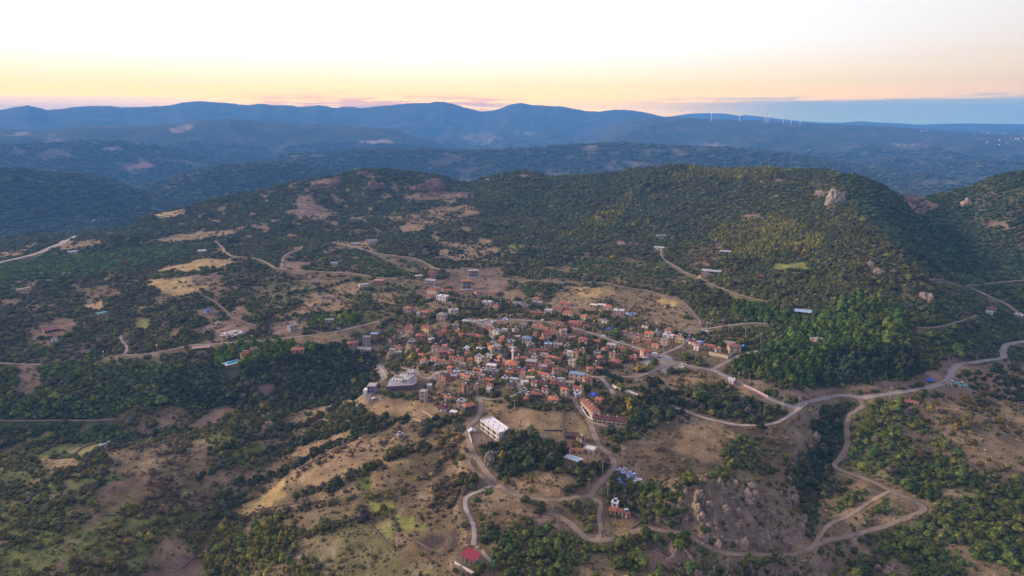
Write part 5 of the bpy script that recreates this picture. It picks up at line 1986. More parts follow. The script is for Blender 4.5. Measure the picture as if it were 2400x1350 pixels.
# low tufts, thorn bushes and stones of the open ground
xa, ya = candidates(210, 900, lambda D: float(np.interp(D, [200, 500, 900], [2.0, 2.6, 3.8])), half)
za = ground(xa, ya)
pa, qa = project(xa, ya, za)
ok = (pa > -60) & (pa < 2460) & (qa < 1420)
xa, ya, za, pa, qa = (v[ok] for v in (xa, ya, za, pa, qa))
ga_, da_, ta_, sa_, _, _ = classify(xa, ya, za)
nz_ = fbm(xa / 16, ya / 16, 3, 151)
pr_ = np.where(da_ < .035, .04, .42 + .5 * nz_) * (da_ < .85)
kp = TR.random(len(xa)) < pr_
for i in np.nonzero(kp)[0]:
    cx, cy = int(xa[i] // 20), int(ya[i] // 20)
    for ox in (-1, 0, 1):
        for oy in (-1, 0, 1):
            for lx, ly, r_ in cell.get((cx + ox, cy + oy), ()):
                if (xa[i] - lx) ** 2 + (ya[i] - ly) ** 2 < (r_ - .8) ** 2:
                    kp[i] = False
xa, ya, za, ga_, ta_ = (v[kp] for v in (xa, ya, za, ga_, ta_))
k = len(xa)
mixc = TR.random((k, 1))
cs_ = np.where(mixc < .45, ta_ * 1.1, np.where(mixc < .8, ga_ * TR.uniform(.5, .95, (k, 1)), ga_ * TR.uniform(1.1, 1.6, (k, 1))))
X_ = np.concatenate([X_, xa]); Y_ = np.concatenate([Y_, ya]); Zt = np.concatenate([Zt, za])
dd_ = np.exp(TR.normal(0, .35, k)) * 1.25
diam = np.concatenate([diam, dd_]); hgt = np.concatenate([hgt, dd_ * TR.uniform(.5, .95, k)])
kind = np.concatenate([kind, TR.choice([4, 7, 1, 2], k)]); rotz = np.concatenate([rotz, TR.uniform(0, 6.28, k)])
col_t = np.concatenate([col_t, np.clip(cs_ * TR.uniform(.8, 1.25, (k, 1)), .01, .5)])
tuf = np.concatenate([np.zeros(n, bool), np.ones(k, bool)])
rest = np.concatenate([rest, np.zeros(k, bool)])
far_t = np.concatenate([far_t, np.zeros(k, bool)])
woods("undergrowth", tuf, "low thorn bushes, tufts and stones on the open slopes")
woods("distant_woodland", rest & far_t, "woodland covering the distant valleys and ridges")

for b_ in BS:
    make_house(b_)

# ------------------------------------------------------------------ special buildings


def on_plane(px, py, z):
    x, y, dz = pix_dir(px, py)
    t = (z - CZ) / dz
    return np.array((float(x * t), float(y * t)))


def quadfit(c4, z):
    """rectangle through four roof corners seen in the photograph"""
    P = [on_plane(px, py, z) for px, py in c4]
    c = sum(P) / 4
    e1 = ((P[1] - P[0]) + (P[2] - P[3])) / 2
    e2 = ((P[3] - P[0]) + (P[2] - P[1])) / 2
    return c, np.linalg.norm(e1), np.linalg.norm(e2), math.atan2(e2[1], e2[0])


def face_rz(x, y, deg=0):
    return math.radians(deg) - math.atan2(x, y)


# the long unfinished white block
x, y, z = PLOTS['apartments']
H = 6.4
c, we, le, an = quadfit([(1130, 983), (1150, 979), (1193, 1008), (1173, 1015.5)], z + H)
print("apartments", c, we, le, math.degrees(an), (x, y, z))
L, W = float(le), float(max(we, 9))
ap = empty("apartment_block", (float(c[0]), float(c[1]), z), an, "long unfinished two-storey white block with a bare flat roof beside the dirt track", 'building')
MB().box(-L / 2, L / 2, -W / 2, W / 2, -3, H - .25).obj("wall", LAV, ap)
MB().box(-L / 2 - .15, L / 2 + .15, -W / 2 - .15, W / 2 + .15, H - .25, H).obj("roof", WHITE, ap)
pm = MB()
for (a0, a1, b0, b1) in ((-L / 2 - .15, L / 2 + .15, -W / 2 - .15, -W / 2 + .1), (-L / 2 - .15, L / 2 + .15, W / 2 - .1, W / 2 + .15), (-L / 2 - .15, -L / 2 + .1, -W / 2 + .1, W / 2 - .1), (L / 2 - .1, L / 2 + .15, -W / 2 + .1, W / 2 - .1)):
    pm.box(a0, a1, b0, b1, H + .002, H + .6)
pm.obj("parapet", plain("rose_coping", (.58, .48, .50), .9), ap)
MB().box(-L / 2 - .08, L / 2 + .08, -W / 2 - .08, W / 2 + .08, 2.95, 3.2).obj("floor_slab", CONC, ap)
for s in range(2):
    for i in range(10):
        for sd in (-1, 1):
            u = -L / 2 + L * (i + .5) / 10
            wd = 2.3 if i % 3 == 1 else 1.3
            hgt_ = 2.1 if i % 3 == 1 else 1.5
            unit_part("window", VOID, ap, (u, sd * W / 2, .9 + hgt_ / 2 + s * 3.2 - (.4 if i % 3 == 1 else 0)), (wd, .14, hgt_))
for sd in (-1, 1):
    for s in range(2):
        unit_part("block_course", CONC, ap, (sd * L / 2, 0, 1.6 + s * 3.2), (.12, W * .96, .25))
for i in range(7):
    unit_part("vent", CONC, ap, (-L / 2 + L * (i + .7) / 7.6, (-1) ** i * W * .16, H + .45), (.6, .6, .9))

# the striped shed below it is already a house; the white terraced villa
x, y, z = PLOTS['villa']
rz = face_rz(x, y, 0)
vl = empty("villa", (x, y, z + 2.9), rz, "white modern villa stepping down over a dark retaining wall with a small pool", 'villa')
MB().prism([(-16.5, -9.5), (9.5, -9.5), (14, -4), (14, 13), (-13, 13)], -3.6, .4).obj("retaining_wall", plain("dark_masonry", (.13, .10, .12), .9), vl)
MB().prism([(-16.2, -9.2), (9.3, -9.2), (13.7, -3.9), (13.7, 12.7), (-12.8, 12.7)], .404, .52).obj("terrace", plain("terrace_slab", (.33, .28, .29), .8), vl)
rl = MB()
for i in range(9):
    rl.box(-15.5 + i * 3, -15.4 + i * 3, -9.3, -9.2, .52, 1.3)
rl.obj("railing", WHITE, vl)


def block(root, cx, cy, w, d, z0, h, deg, wallm, roofm, name="wing"):
    e = MB().box(-w / 2, w / 2, -d / 2, d / 2, z0, z0 + h).obj(name, wallm, root)
    e.location = (cx, cy, 0)
    e.rotation_euler = (0, 0, math.radians(deg))
    MB().box(-w / 2 + .35, w / 2 - .35, -d / 2 + .35, d / 2 - .35, z0 + h + .002, z0 + h + .1).obj("roof", roofm, e)
    pp = MB()
    for (a0, a1, b0, b1) in ((-w / 2, w / 2, -d / 2, -d / 2 + .3), (-w / 2, w / 2, d / 2 - .3, d / 2), (-w / 2, -w / 2 + .3, -d / 2 + .3, d / 2 - .3), (w / 2 - .3, w / 2, -d / 2 + .3, d / 2 - .3)):
        pp.box(a0, a1, b0, b1, z0 + h + .003, z0 + h + .6)
    pp.obj("parapet", wallm, e)
    for sd, LL in ((0, w), (1, d)):
        n_ = max(1, int(LL / 3))
        for i in range(n_):
            u = (i + .5) / n_ * LL - LL / 2
            if sd == 0:
                unit_part("window", GLASS, e, (u, -d / 2, z0 + h * .45), (1.7, .12, h * .5))
            else:
                for q_ in (-1, 1):
                    unit_part("window", GLASS, e, (q_ * w / 2, u, z0 + h * .45), (.12, 1.7, h * .5))
    return e


ROOFD = plain("roof_screed", (.25, .19, .18), .9)
block(vl, -3.5, 3.5, 11, 9, .52, 3.7, -32, WHITE, ROOFD)
block(vl, 6.5, 3.2, 4.5, 13, .52, 4.8, -30, WHITE, CONC)
block(vl, 8.2, 8.5, 6.2, 6, 5.4, 3.4, -20, WHITE, CONC, "upper_storey")
block(vl, 1.5, 9, 7, 5, .52, 4.6, -30, WHITE, ROOFD)
pl = MB().box(-13.6, -8.2, -5.2, -1.2, .523, .66).obj("pool", WHITE, vl)
MB().box(-13.3, -8.5, -4.9, -1.5, .663, .70).obj("water", plain("pool_water", (.16, .42, .60), .12, .95, 1.05, 1, .6), pl)
MB().box(-15.6, -14.9, -3, -2.4, .52, 6.5).obj("stair_post", plain("orange_render", (.55, .24, .14), .8), vl)

x, y, z = PLOTS['gatehouse']
vl.scale = (.78, .78, .78)
gh = empty("gatehouse", (x, y, z), face_rz(x, y, -18), "small grey two-level block with a white porch beside the villa drive", 'building')
MB().box(-4.2, 1.8, -3.5, 3.5, -2, 5.6).obj("wall", plain("slate_render", (.22, .19, .23), .9), gh)
MB().box(-4.5, 2.1, -3.8, 3.8, 5.602, 5.9).obj("roof", CONC, gh)
MB().box(-7.4, -4.3, -4.5, 1.5, -2, 2.6).obj("porch", WHITE, gh)
for i in range(2):
    for s in range(2):
        unit_part("window", GLASS, gh, (-2.8 + i * 2.6, -3.5, 1.6 + s * 2.6), (1.3, .12, 1.4))

# the mosque and its minaret
x, y, z = PLOTS['mosque']
ms = empty("mosque", (x, y, z), face_rz(x, y, -12), "small cream mosque with an orange pyramid roof at the foot of the minaret", 'mosque')
MB().box(-4.4, 4.4, -4.4, 4.4, -2, 4.6).obj("wall", wall_mat('tan'), ms)
hip_roof(8.8, 8.8, 4.8, 2.6, .7).obj("roof", roof_mat('orange'), ms)
for k in range(3):
    unit_part("window", GLASS, ms, (-2.8 + 2.8 * k, -4.4, 2.6), (.9, .12, 2.0))
    unit_part("window", GLASS, ms, (-4.4, -2.8 + 2.8 * k, 2.6), (.12, .9, 2.0))
    unit_part("window", GLASS, ms, (4.4, -2.8 + 2.8 * k, 2.6), (.12, .9, 2.0))
mx, my, mz = hit(1202, 858)
mn = empty("minaret", (mx, my, mz), 0, "slender white minaret with a balcony and pointed grey-blue cone in the village centre", 'minaret')
MB().box(-1.1, 1.1, -1.1, 1.1, -1, 4.2).obj("base", WHITE, mn)
MB().tube(4.2, 12.4, .85, .75, 14).obj("shaft", WHITE, mn)
MB().tube(12.0, 12.5, .8, 1.45, 14).tube(12.5, 13.2, 1.45, 1.45, 14).obj("balcony", WHITE, mn)
MB().tube(13.2, 16.0, .62, .6, 14).obj("upper_shaft", WHITE, mn)
MB().tube(16.0, 19.6, .75, .03, 14).obj("spire", plain("lead_cone", (.34, .40, .50), .5), mn)
MB().tube(19.5, 20.4, .06, .06, 6).obj("finial", METAL, mn)

# concrete frames on the pink earth


def frame(key, w, d, h, deg, cols_, rows_, label, top=None, podium=None):
    x, y, z = PLOTS[key]
    e = empty("concrete_frame", (x, y, z), face_rz(x, y, deg), label, 'building shell')
    sh_ = h / rows_
    for r in range(rows_ + 1):
        MB().box(-w / 2, w / 2, -d / 2, d / 2, r * sh_ - .3, r * sh_).obj("floor_slab", CONC, e)
    for i in range(cols_ + 1):
        for j in range(3):
            cx, cy = -w / 2 + .35 + (w - .7) * i / cols_, -d / 2 + .35 + (d - .7) * j / 2
            for r in range(rows_):
                unit_part("column", CONC, e, (cx, cy, r * sh_ + (sh_ - .3) / 2), (.75 if j == 0 else .5, .6, sh_ - .302))
    MB().box(-w / 2 + 1.2, w / 2 - 1.2, -d / 2 + 1.6, d / 2 - .8, 0, h - .31).obj("core_wall", plain("shaded_blockwork", (.20, .17, .19), .95), e)  # dark tone puts the shade of the open bays into the colour
    MB().box(w / 2 - .28, w / 2 + .02, -d / 2 + .7, d / 2 - .7, 0, h - .31).obj("side_wall", CONC, e)
    if top:
        MB().box(-w / 2 - .2, w / 2 + .2, -d / 2 - .2, d / 2 + .2, h + .004, h + 1.3).obj("roof", roof_mat(top), e)
    if podium:
        MB().box(-podium[0] / 2, podium[0] / 2, -d / 2 - podium[1], -d / 2 - .02, -3, .6).obj("podium", CONC, e)
    return e


frame('frame_back', 12.5, 8, 8.2, 4, 3, 2, "grey three-bay concrete frame standing highest on the pink cut earth", None, (17, 3))
frame('frame_front', 11, 8, 8.4, 4, 2, 2, "concrete frame with tall dark bays and an orange strip of roof on a podium", 'orange', (15, 4))
frame('frame_mid', 13, 8, 5.4, -35, 4, 2, "low unfinished concrete frame on bare earth behind the cream three-arched house")
frame('ruin', 4.6, 4.6, 8.4, -30, 1, 3, "narrow three-level concrete skeleton above the tan slope right of the villa")

# rows of terraced houses


def terrace(key, p0, p1, depth, n_, rk, label):
    zz = PLOTS[key][2]
    a_, b2_ = on_plane(*p0, zz), on_plane(*p1, zz)
    c_ = (a_ + b2_) / 2
    Lt = float(np.linalg.norm(b2_ - a_))
    an_ = math.atan2(b2_[1] - a_[1], b2_[0] - a_[0])
    nrm = np.array((-math.sin(an_), math.cos(an_)))
    c_ = c_ + nrm * depth / 2
    print(key, Lt, math.degrees(an_))
    zt = float(ground(*c_))
    e = empty("terraced_row", (float(c_[0]), float(c_[1]), max(zt, zz)), an_, label, 'terrace of houses')
    gable_walls(Lt, depth, -3, 4.6, 1.5).obj("wall", wall_mat('cream'), e)
    gable_roof(Lt, depth, 4.62, 1.5, .45).obj("roof", roof_mat(rk), e)
    u_ = Lt / n_
    for i in range(n_):
        u = -Lt / 2 + u_ * (i + .5)
        dm = MB().box(u - .5, u + .5, -depth / 2 + .9, -.8, 5.0, 6.2).obj("dormer", wall_mat('cream'), e)
        MB().raw([(u - .7, -depth / 2 + .7, 6.2), (u + .7, -depth / 2 + .7, 6.2), (u + .7, -.5, 6.2), (u - .7, -.5, 6.2), (u, -depth / 2 + .7, 6.6), (u, -.5, 6.6)],
                 [(0, 1, 4), (1, 2, 5, 4), (2, 3, 5), (3, 0, 4, 5), (0, 3, 2, 1)]).obj("dormer_roof", roof_mat(rk), dm)
        unit_part("window", GLASS, e, (u, -depth / 2 + .9, 5.75), (.7, .1, .6))
        unit_part("window", GLASS, e, (u - u_ * .22, -depth / 2, 3.5), (1.0, .12, 1.2))
        unit_part("window", GLASS, e, (u + u_ * .22, -depth / 2, 3.5), (1.0, .12, 1.2))
        unit_part("door", DOORM, e, (u - u_ * .2, -depth / 2, 1.05), (.95, .12, 2.1))
        unit_part("window", GLASS, e, (u + u_ * .22, -depth / 2, 1.3), (1.2, .12, 1.5))
        if i % 2:
            unit_part("chimney", WHITE, e, (u - u_ / 2, .6, 6.6), (.6, .6, 1.2))
    e.scale = (1, .85, .7)
    return e


terrace('terrace_a', (1358, 948), (1386, 976), 7, 5, 'tile', "row of joined cream houses with an orange-red roof and dormers running down the lane")
terrace('terrace_b', (1389, 990), (1465, 1000), 7, 7, 'maroon', "longest row of joined cream houses under one maroon roof with dormers")

# the maroon-roofed barn
x, y, z = PLOTS['barn']
c, e1, e2, an = quadfit([(1078, 1297), (1098, 1282), (1131, 1301), (1110, 1313)], z + 4)
print("barn", e1, e2, math.degrees(an))
bn = empty("barn", (float(c[0]), float(c[1]), z), an, "open-sided barn under a deep maroon sheet roof at the bottom of the path", 'barn')
w_, d_ = float(e2), float(e1)
MB().raw([(-w_ / 2, -d_ / 2, 3.3), (w_ / 2, -d_ / 2, 3.3), (w_ / 2, d_ / 2, 4.3), (-w_ / 2, d_ / 2, 4.3), (-w_ / 2, -d_ / 2, 3.42), (w_ / 2, -d_ / 2, 3.42), (w_ / 2, d_ / 2, 4.42), (-w_ / 2, d_ / 2, 4.42)],
         [(0, 3, 2, 1), (4, 5, 6, 7), (0, 1, 5, 4), (1, 2, 6, 5), (2, 3, 7, 6), (3, 0, 4, 7)]).obj("roof", plain("maroon_sheet", (.235, .028, .045), .6, .88, 1.08, .4), bn)
for i in range(4):
    for j in (-1, 1):
        unit_part("post", METAL, bn, (-w_ / 2 + .3 + (w_ - .6) * i / 3, j * (d_ / 2 - .3), 1.2), (.18, .18, 4.3 if j < 0 else 6.0))
MB().box(-w_ / 2 + .3, w_ / 2 - .3, d_ / 2 - .5, d_ / 2 - .32, -.5, 3.6).box(w_ / 2 - .5, w_ / 2 - .32, -d_ / 2 + .3, d_ / 2 - .52, -.5, 2.6).obj("wall", wall_mat('stone'), bn)
MB().box(-w_ / 2 - 1, w_ / 2 + 3, -d_ / 2 - 3.2, -d_ / 2 - 3, -.6, .9).obj("yard_wall", LAV, bn)

# pools
WATER = plain("pool_water", (.16, .42, .60), .12)
DEEP = plain("turquoise_water", (.02, .33, .50), .12, .9, 1.1, .6, .6)


def pool(key, w, d, deg, dw, dd, mat_, label):
    x, y, z = PLOTS[key]
    e = empty("swimming_pool", (x, y, z), face_rz(x, y, deg), label, 'swimming pool')
    MB().box(-dw / 2, dw / 2, -dd / 2, dd / 2, -1.5, .25).obj("deck", plain("pool_deck", (.55, .50, .50), .8), e)
    MB().box(-w / 2 - .3, w / 2 + .3, -d / 2 - .3, d / 2 + .3, .253, .38).obj("coping", WHITE, e)
    MB().box(-w / 2, w / 2, -d / 2, d / 2, .383, .42).obj("water", mat_, e)
    unit_part("steps", WHITE, e, (-w / 2 + 1, 0, .45), (1.2, d * .6, .1))
    return e


pool('pool_left', 12, 6.5, 24, 16, 10, DEEP, "bright turquoise swimming pool on a white deck beside the bright green pines")
pool('pool_mid', 7.5, 2.0, -32, 11, 5.5, WATER, "narrow lap pool on a pale paved terrace behind the wooded knob")

# walled yard at the corner house
x, y, z = PLOTS['yard']
yd = empty("walled_yard", (x, y, z), face_rz(x, y, -22), "tall blank beige retaining wall round the yard of the corner house", 'retaining wall')
MB().box(-9, 7, -6, -5.6, -3, 2.6).obj("front_wall", wall_mat('tan'), yd)
MB().box(7.02, 7.4, -6, 8, -3, 1.8).obj("side_wall", plain("lavender_block", (.36, .30, .36), .9), yd)

# ------------------------------------------------------------------ free-standing walls


def wall_line(pts, h, t, mat_, label, name="stone_wall", cat='wall', depth=.6):
    W_ = np.array([hit(px, py) for px, py in pts])
    Lw = resample(W_, 2.0)
    m = MB()
    n_ = len(Lw)
    tg_ = np.gradient(Lw[:, :2], axis=0)
    tg_ /= np.linalg.norm(tg_, axis=1)[:, None] + 1e-9
    vv, ff = [], []
    x0, y0 = Lw[n_ // 2, 0], Lw[n_ // 2, 1]
    z0 = float(ground(x0, y0))
    for k in range(n_):
        nx_, ny_ = -tg_[k, 1] * t / 2, tg_[k, 0] * t / 2
        g_ = float(ground(Lw[k, 0], Lw[k, 1]))
        hh_ = h * (1 + random.uniform(-.12, .12))
        for sx in (-1, 1):
            for zz in (g_ - depth, g_ + hh_):
                vv.append((Lw[k, 0] + sx * nx_ - x0, Lw[k, 1] + sx * ny_ - y0, zz - z0))
    for k in range(n_ - 1):
        q = k * 4
        ff += [(q + 1, q + 3, q + 7, q + 5), (q, q + 1, q + 5, q + 4), (q + 3, q + 2, q + 6, q + 7)]
    ff += [(0, 2, 3, 1), (n_ * 4 - 4, n_ * 4 - 3, n_ * 4 - 1, n_ * 4 - 2)]
    o = m.raw(vv, ff).obj(name, mat_)
    o.location = (x0, y0, z0)
    mp = project(x0, y0, z0)
    s, l, _ = where(float(mp[0]), float(mp[1]))
    tag(o, label + f" {s} {l}", cat, None)
    return o


DRY = plain("dry_stone", (.13, .10, .085), .95, .55, 1.4, 2.0)
wall_line([(1434, 905), (1450, 915), (1475, 921), (1495, 928)], 1.8, .5, LAV, "curved pale concrete retaining wall", "retaining_wall")
wall_line([(1398, 894), (1408, 904), (1410, 910)], 1.2, .4, LAV, "short pale kerb wall", "retaining_wall")
wall_line([(1715, 892), (1745, 905), (1780, 922), (1800, 932)], 1.3, .4, wall_mat('pink'), "low pinkish wall edging the highway", "roadside_wall")
wall_line([(1362, 955), (1372, 972), (1390, 985)], 1.0, .4, LAV, "pale boundary wall along the sloping lane", "garden_wall")
wall_line([(1380, 990), (1420, 1000), (1467, 1006)], 1.2, .5, wall_mat('stone'), "stone wall below the terrace gardens", "garden_wall")
wall_line([(1095, 1005), (1100, 1020), (1106, 1040)], 1.0, .4, LAV, "pale wall down the verge", "garden_wall")
wall_line([(890, 858), (900, 875), (915, 892)], 1.0, .4, wall_mat('tan'), "tan wall beside the villa drive", "garden_wall")
wall_line([(965, 982), (990, 990), (1020, 1000)], .8, .5, wall_mat('tan'), "tan wall of the empty garden", "garden_wall")
wall_line([(990, 965), (1005, 972), (1018, 983)], .8, .5, wall_mat('tan'), "second tan wall of the garden", "garden_wall")
for p_, lb in (([(160, 1072), (190, 1052), (235, 1036)], "dark field wall"), ([(240, 1208), (300, 1208), (345, 1193), (390, 1185)], "dark dry-stone wall"),
               ([(968, 1262), (1000, 1285), (1040, 1302)], "stone fence of the ploughed plot"), ([(830, 1210), (870, 1235), (925, 1290)], "thin field wall"),
               ([(1320, 963), (1318, 1000), (1320, 1010)], "dark stone wall across the tan field"), ([(1320, 1010), (1322, 1040), (1324, 1060)], "stone wall beside the reddish plot"),
               ([(1275, 1010), (1300, 1010), (1320, 1010)], "short stone wall"), ([(685, 1270), (740, 1250), (800, 1225), (850, 1215)], "long dark field wall"),
               ([(430, 1330), (470, 1300), (540, 1280), (620, 1262)], "hedged stone wall"), ([(600, 1195), (640, 1190), (700, 1180)], "dark wall under the slope"),
               ([(1480, 1240), (1500, 1220), (1470, 1195)], "farmyard wall"), ([(1415, 1215), (1412, 1235), (1420, 1256)], "farm boundary wall"),
               ([(2300, 1110), (2340, 1100), (2370, 1098)], "curving stone wall"), ([(450, 780), (470, 786), (505, 778)], "pale pen wall"), ([(800, 680), (815, 690), (850, 695)], "curved orchard wall"),
               ([(700, 1100), (760, 1070), (830, 1030), (880, 1005)], "terrace wall")):
    wall_line(p_, .9, .7, DRY, lb)

# ------------------------------------------------------------------ poles and lamps
def place_top(px, py, h):
    """ground point for a post whose top is seen at the pixel"""
    q = py
    for _ in range(4):
        x, y, z = hit(px, q)
        tx, ty = project(x, y, z + h)
        q += float(py - ty)
    return hit(px, q)


LAMP = emit("sodium_lamp", (1.0, .42, .06), 5)
lamps = [(244, 823), (369, 808), (534, 790), (592, 786), (708, 577), (793, 562), (1196, 738), (1170, 815), (1405, 726), (1392, 751), (1537, 756), (1481, 801), (1596, 852),
         (1094, 692), (1145, 692), (1173, 702)]
LI = [dict(px=a_, py=b2_, yl=(i > 12)) for i, (a_, b2_) in enumerate(lamps)]
make_labels(LI, lambda it: "yellow-headed street lamp" if it['yl'] else "lit orange street lamp")
YL = emit("lamp_yellow", (.95, .72, .08), 2.0)
polm = MB().tube(-1, 8, .13, .08, 6).mesh("pole")
polm.materials.append(METAL)
armm = MB().box(-.05, .05, -1.4, .05, 7.86, 7.98).mesh("arm")
armm.materials.append(METAL)
hdm = MB().box(-.35, .35, -2.1, -1.3, 7.72, 8.02).mesh("lamp_head")
hdm.materials.append(METAL)
blb = MB().tube(7.45, 7.72, .22, .34, 8, 0, -1.7).mesh("bulb")
blb.materials.append(LAMP)
bly = MB().tube(7.45, 7.72, .22, .34, 8, 0, -1.7).mesh("bulb")
bly.materials.append(YL)
for it in LI:
    x, y, z = place_top(it['px'], it['py'], 7.6)
    e = empty("street_lamp", (x, y, z), face_rz(x, y, 0), it['label'], 'street lamp', 'street lamps')
    link_obj("pole", polm, e)
    link_obj("arm", armm, e)
    hd = link_obj("lamp_head", hdm, e)
    link_obj("bulb", bly if it['yl'] else blb, hd)

poles = [(1279, 783), (1299, 825), (1389, 780), (1427, 792), (1356, 825), (1476, 785), (1485, 812), (1495, 782), (1516, 785), (1518, 835), (1555, 838), (1507, 842), (1448, 840),
         (1375, 858), (1397, 875), (1463, 880), (1492, 878), (1579, 768), (1655, 778), (1664, 773), (1707, 782), (1746, 795), (1782, 808), (1720, 834), (1730, 900), (1755, 905),
         (1835, 960), (1871, 962), (1790, 978), (1220, 985), (1096, 935), (1031, 905), (1459, 1085), (1412, 1115), (1380, 1158), (1424, 1170), (960, 655), (752, 782),
         (1290, 657), (1253, 655), (1440, 685), (1231, 842), (1145, 745), (1247, 720), (1307, 805), (1332, 815), (1400, 833), (1427, 850), (940, 850), (887, 845), (1071, 890), (820, 645), (870, 640),
         (1206, 968), (1118, 928), (1630, 850), (1600, 830), (1540, 800), (2085, 935), (1556, 862)]
PI_ = [dict(px=a_, py=b2_) for a_, b2_ in poles]
make_labels(PI_, lambda it: "pale utility pole")
ppm = MB().tube(-1, 9.5, .17, .11, 7).mesh("post")
ppm.materials.append(WOOD)
pcm = MB().box(-1.0, 1.0, -.07, .07, 8.9, 9.05).mesh("crossarm")
pcm.materials.append(WOOD)
pim = MB()
for k in (-.85, -.3, .3, .85):
    pim.tube(9.05, 9.3, .06, .04, 5, k, 0)
pim = pim.mesh("insulators")
pim.materials.append(WHITE)
for i, it in enumerate(PI_):
    x, y, z = hit(it['px'], it['py'])
    e = empty("utility_pole", (x, y, z), face_rz(x, y, 25 * math.sin(i * 2.3)), it['label'], 'utility pole', 'utility poles')
    link_obj("post", ppm, e)
    link_obj("crossarm", pcm, e)
    link_obj("insulators", pim, e)

# ------------------------------------------------------------------ wind turbines on the far plateau
TW = plain("turbine_white", (.80, .78, .80), .5, .97, 1.03)
turb = [(1667, 282, 266, 9.5, .1, 'tallest and leftmost white wind turbine on the plateau edge'), (1683, 278, 271, 4, .6, 'tiny wind turbine just right of the leftmost tall one'),
        (1733, 284, 271, 6, .9, 'wind turbine before the blue range, left of the middle pair'), (1793, 286, 274, 6, .3, 'left wind turbine of the middle pair'),
        (1799.5, 286, 270.5, 9, .0, 'right and taller wind turbine of the middle pair'), (1836, 287, 276, 5, .4, 'short wind turbine between the middle pair and the tall right one'),
        (1854, 289, 273, 9.5, .05, 'tall wind turbine second from the right end'), (1875, 290, 276, 5.5, .8, 'rightmost wind turbine with its rotor spread')]
for px, py, hy, rr, ph, lb in turb:
    x, y, z = hit(px, py + 1.2)
    dist = math.hypot(x, y)
    _, tn = pix_az_tan(px, hy)
    hub = CZ + float(tn) * dist - z
    R_ = rr * dist / F
    e = empty("wind_turbine", (x, y, z), face_rz(x, y, 20), lb, 'wind turbine', 'wind turbines')
    MB().tube(-5, hub, 4.0, 2.4, 10).obj("tower", TW, e)
    MB().box(-2.4, 2.4, -5, 6, hub - 2, hub + 2.4).obj("nacelle", TW, e)
    MB().tube(hub - 1.6, hub + 1.6, 1.8, 1.8, 8, 0, -6).obj("hub", TW, e)
    for k in range(3):
        a_ = ph + k * 2 * math.pi / 3 + math.pi / 2
        ca, sa = math.cos(a_), math.sin(a_)
        pr = []
        for r_b, wd in ((0, 2.2), (R_ * .25, 3.0), (R_, .8)):
            for sgn in (-1, 1):
                pr.append((r_b, sgn * wd / 2))
        vv = []
        for yy in (-6.6, -5.8):
            for r_b, o_ in pr:
                vv.append((r_b * ca - o_ * sa, yy, hub + r_b * sa + o_ * ca))
        MB().raw(vv, [(0, 1, 3, 2), (2, 3, 5, 4), (6, 8, 9, 7), (8, 10, 11, 9), (0, 2, 8, 6), (2, 4, 10, 8), (1, 7, 9, 3), (3, 9, 11, 5), (4, 5, 11, 10), (0, 6, 7, 1)]).obj("blade", TW, e)

# ------------------------------------------------------------------ vehicles
carb = MB().box(-2.1, 2.1, -.85, .85, .35, .95).raw([(-1.5, -.8, .95), (1.1, -.8, .95), (1.1, .8, .95), (-1.5, .8, .95), (-1.1, -.7, 1.45), (.5, -.7, 1.45), (.5, .7, 1.45), (-1.1, .7, 1.45)],
                                                     [(4, 5, 6, 7), (0, 1, 5, 4), (1, 2, 6, 5), (2, 3, 7, 6), (3, 0, 4, 7)])
whl = []
cars = [(878, 936, 20, 'white'), (1104, 924, 80, 'white'), (1047, 857, 10, 'grey'), (1023, 858, 15, 'grey'), (1125, 753, 5, 'white'), (1131, 754, 5, 'white'), (1138, 752, 8, 'white'), (1156, 756, 30, 'white'),
        (1274, 752, 25, 'white'), (1415, 790, -10, 'white'), (1535, 831, -15, 'white'), (1527, 828, -20, 'dark'), (1514, 841, 10, 'white'), (1548, 805, -20, 'grey'), (1612, 789, 40, 'white'), (1556, 812, -30, 'grey'),
        (1153, 793, -50, 'white'), (792, 772, 10, 'white'), (1544, 838, 0, 'grey'), (1602, 864, 0, 'white')]
CI = [dict(px=a_, py=b2_, r=c_, k=d_) for a_, b2_, c_, d_ in cars]
make_labels(CI, lambda it: f"{it['k']} parked car")
cms = {}
wm = MB()
n_ = 10
wm.raw([(.32 * math.cos(2 * math.pi * i / n_), yv, .32 * math.sin(2 * math.pi * i / n_)) for yv in (-.12, .12) for i in range(n_)],
       [tuple(range(n_)), tuple(range(2 * n_ - 1, n_ - 1, -1))] + [(i, n_ + i, n_ + (i + 1) % n_, (i + 1) % n_) for i in range(n_)])
wm = wm.mesh("wheel")
wm.materials.append(plain("tyre_rubber", (.03, .03, .03), .9))
gl = MB().box(-1.32, .9, -.81, .81, 1.0, 1.32).mesh("windows")
gl.materials.append(GLASS)
for it in CI:
    if it['k'] not in cms:
        q_ = carb.mesh("body")
        q_.materials.append(plain("car_" + it['k'], dict(white=(.75, .75, .77), grey=(.35, .36, .40), dark=(.06, .06, .10))[it['k']], .35, .97, 1.03, 1, .5))
        cms[it['k']] = q_
    x, y, z = hit(it['px'], it['py'])
    e = empty("parked_car", (x, y, z + .3), face_rz(x, y, it['r']), it['label'], 'car', 'cars parked along the lanes and lots')
    link_obj("body", cms[it['k']], e)
    link_obj("windows", gl, e)
    for sx in (-1.35, 1.35):
        for sy in (-.8, .8):
            link_obj("wheel", wm, e).location = (sx, sy, .32)

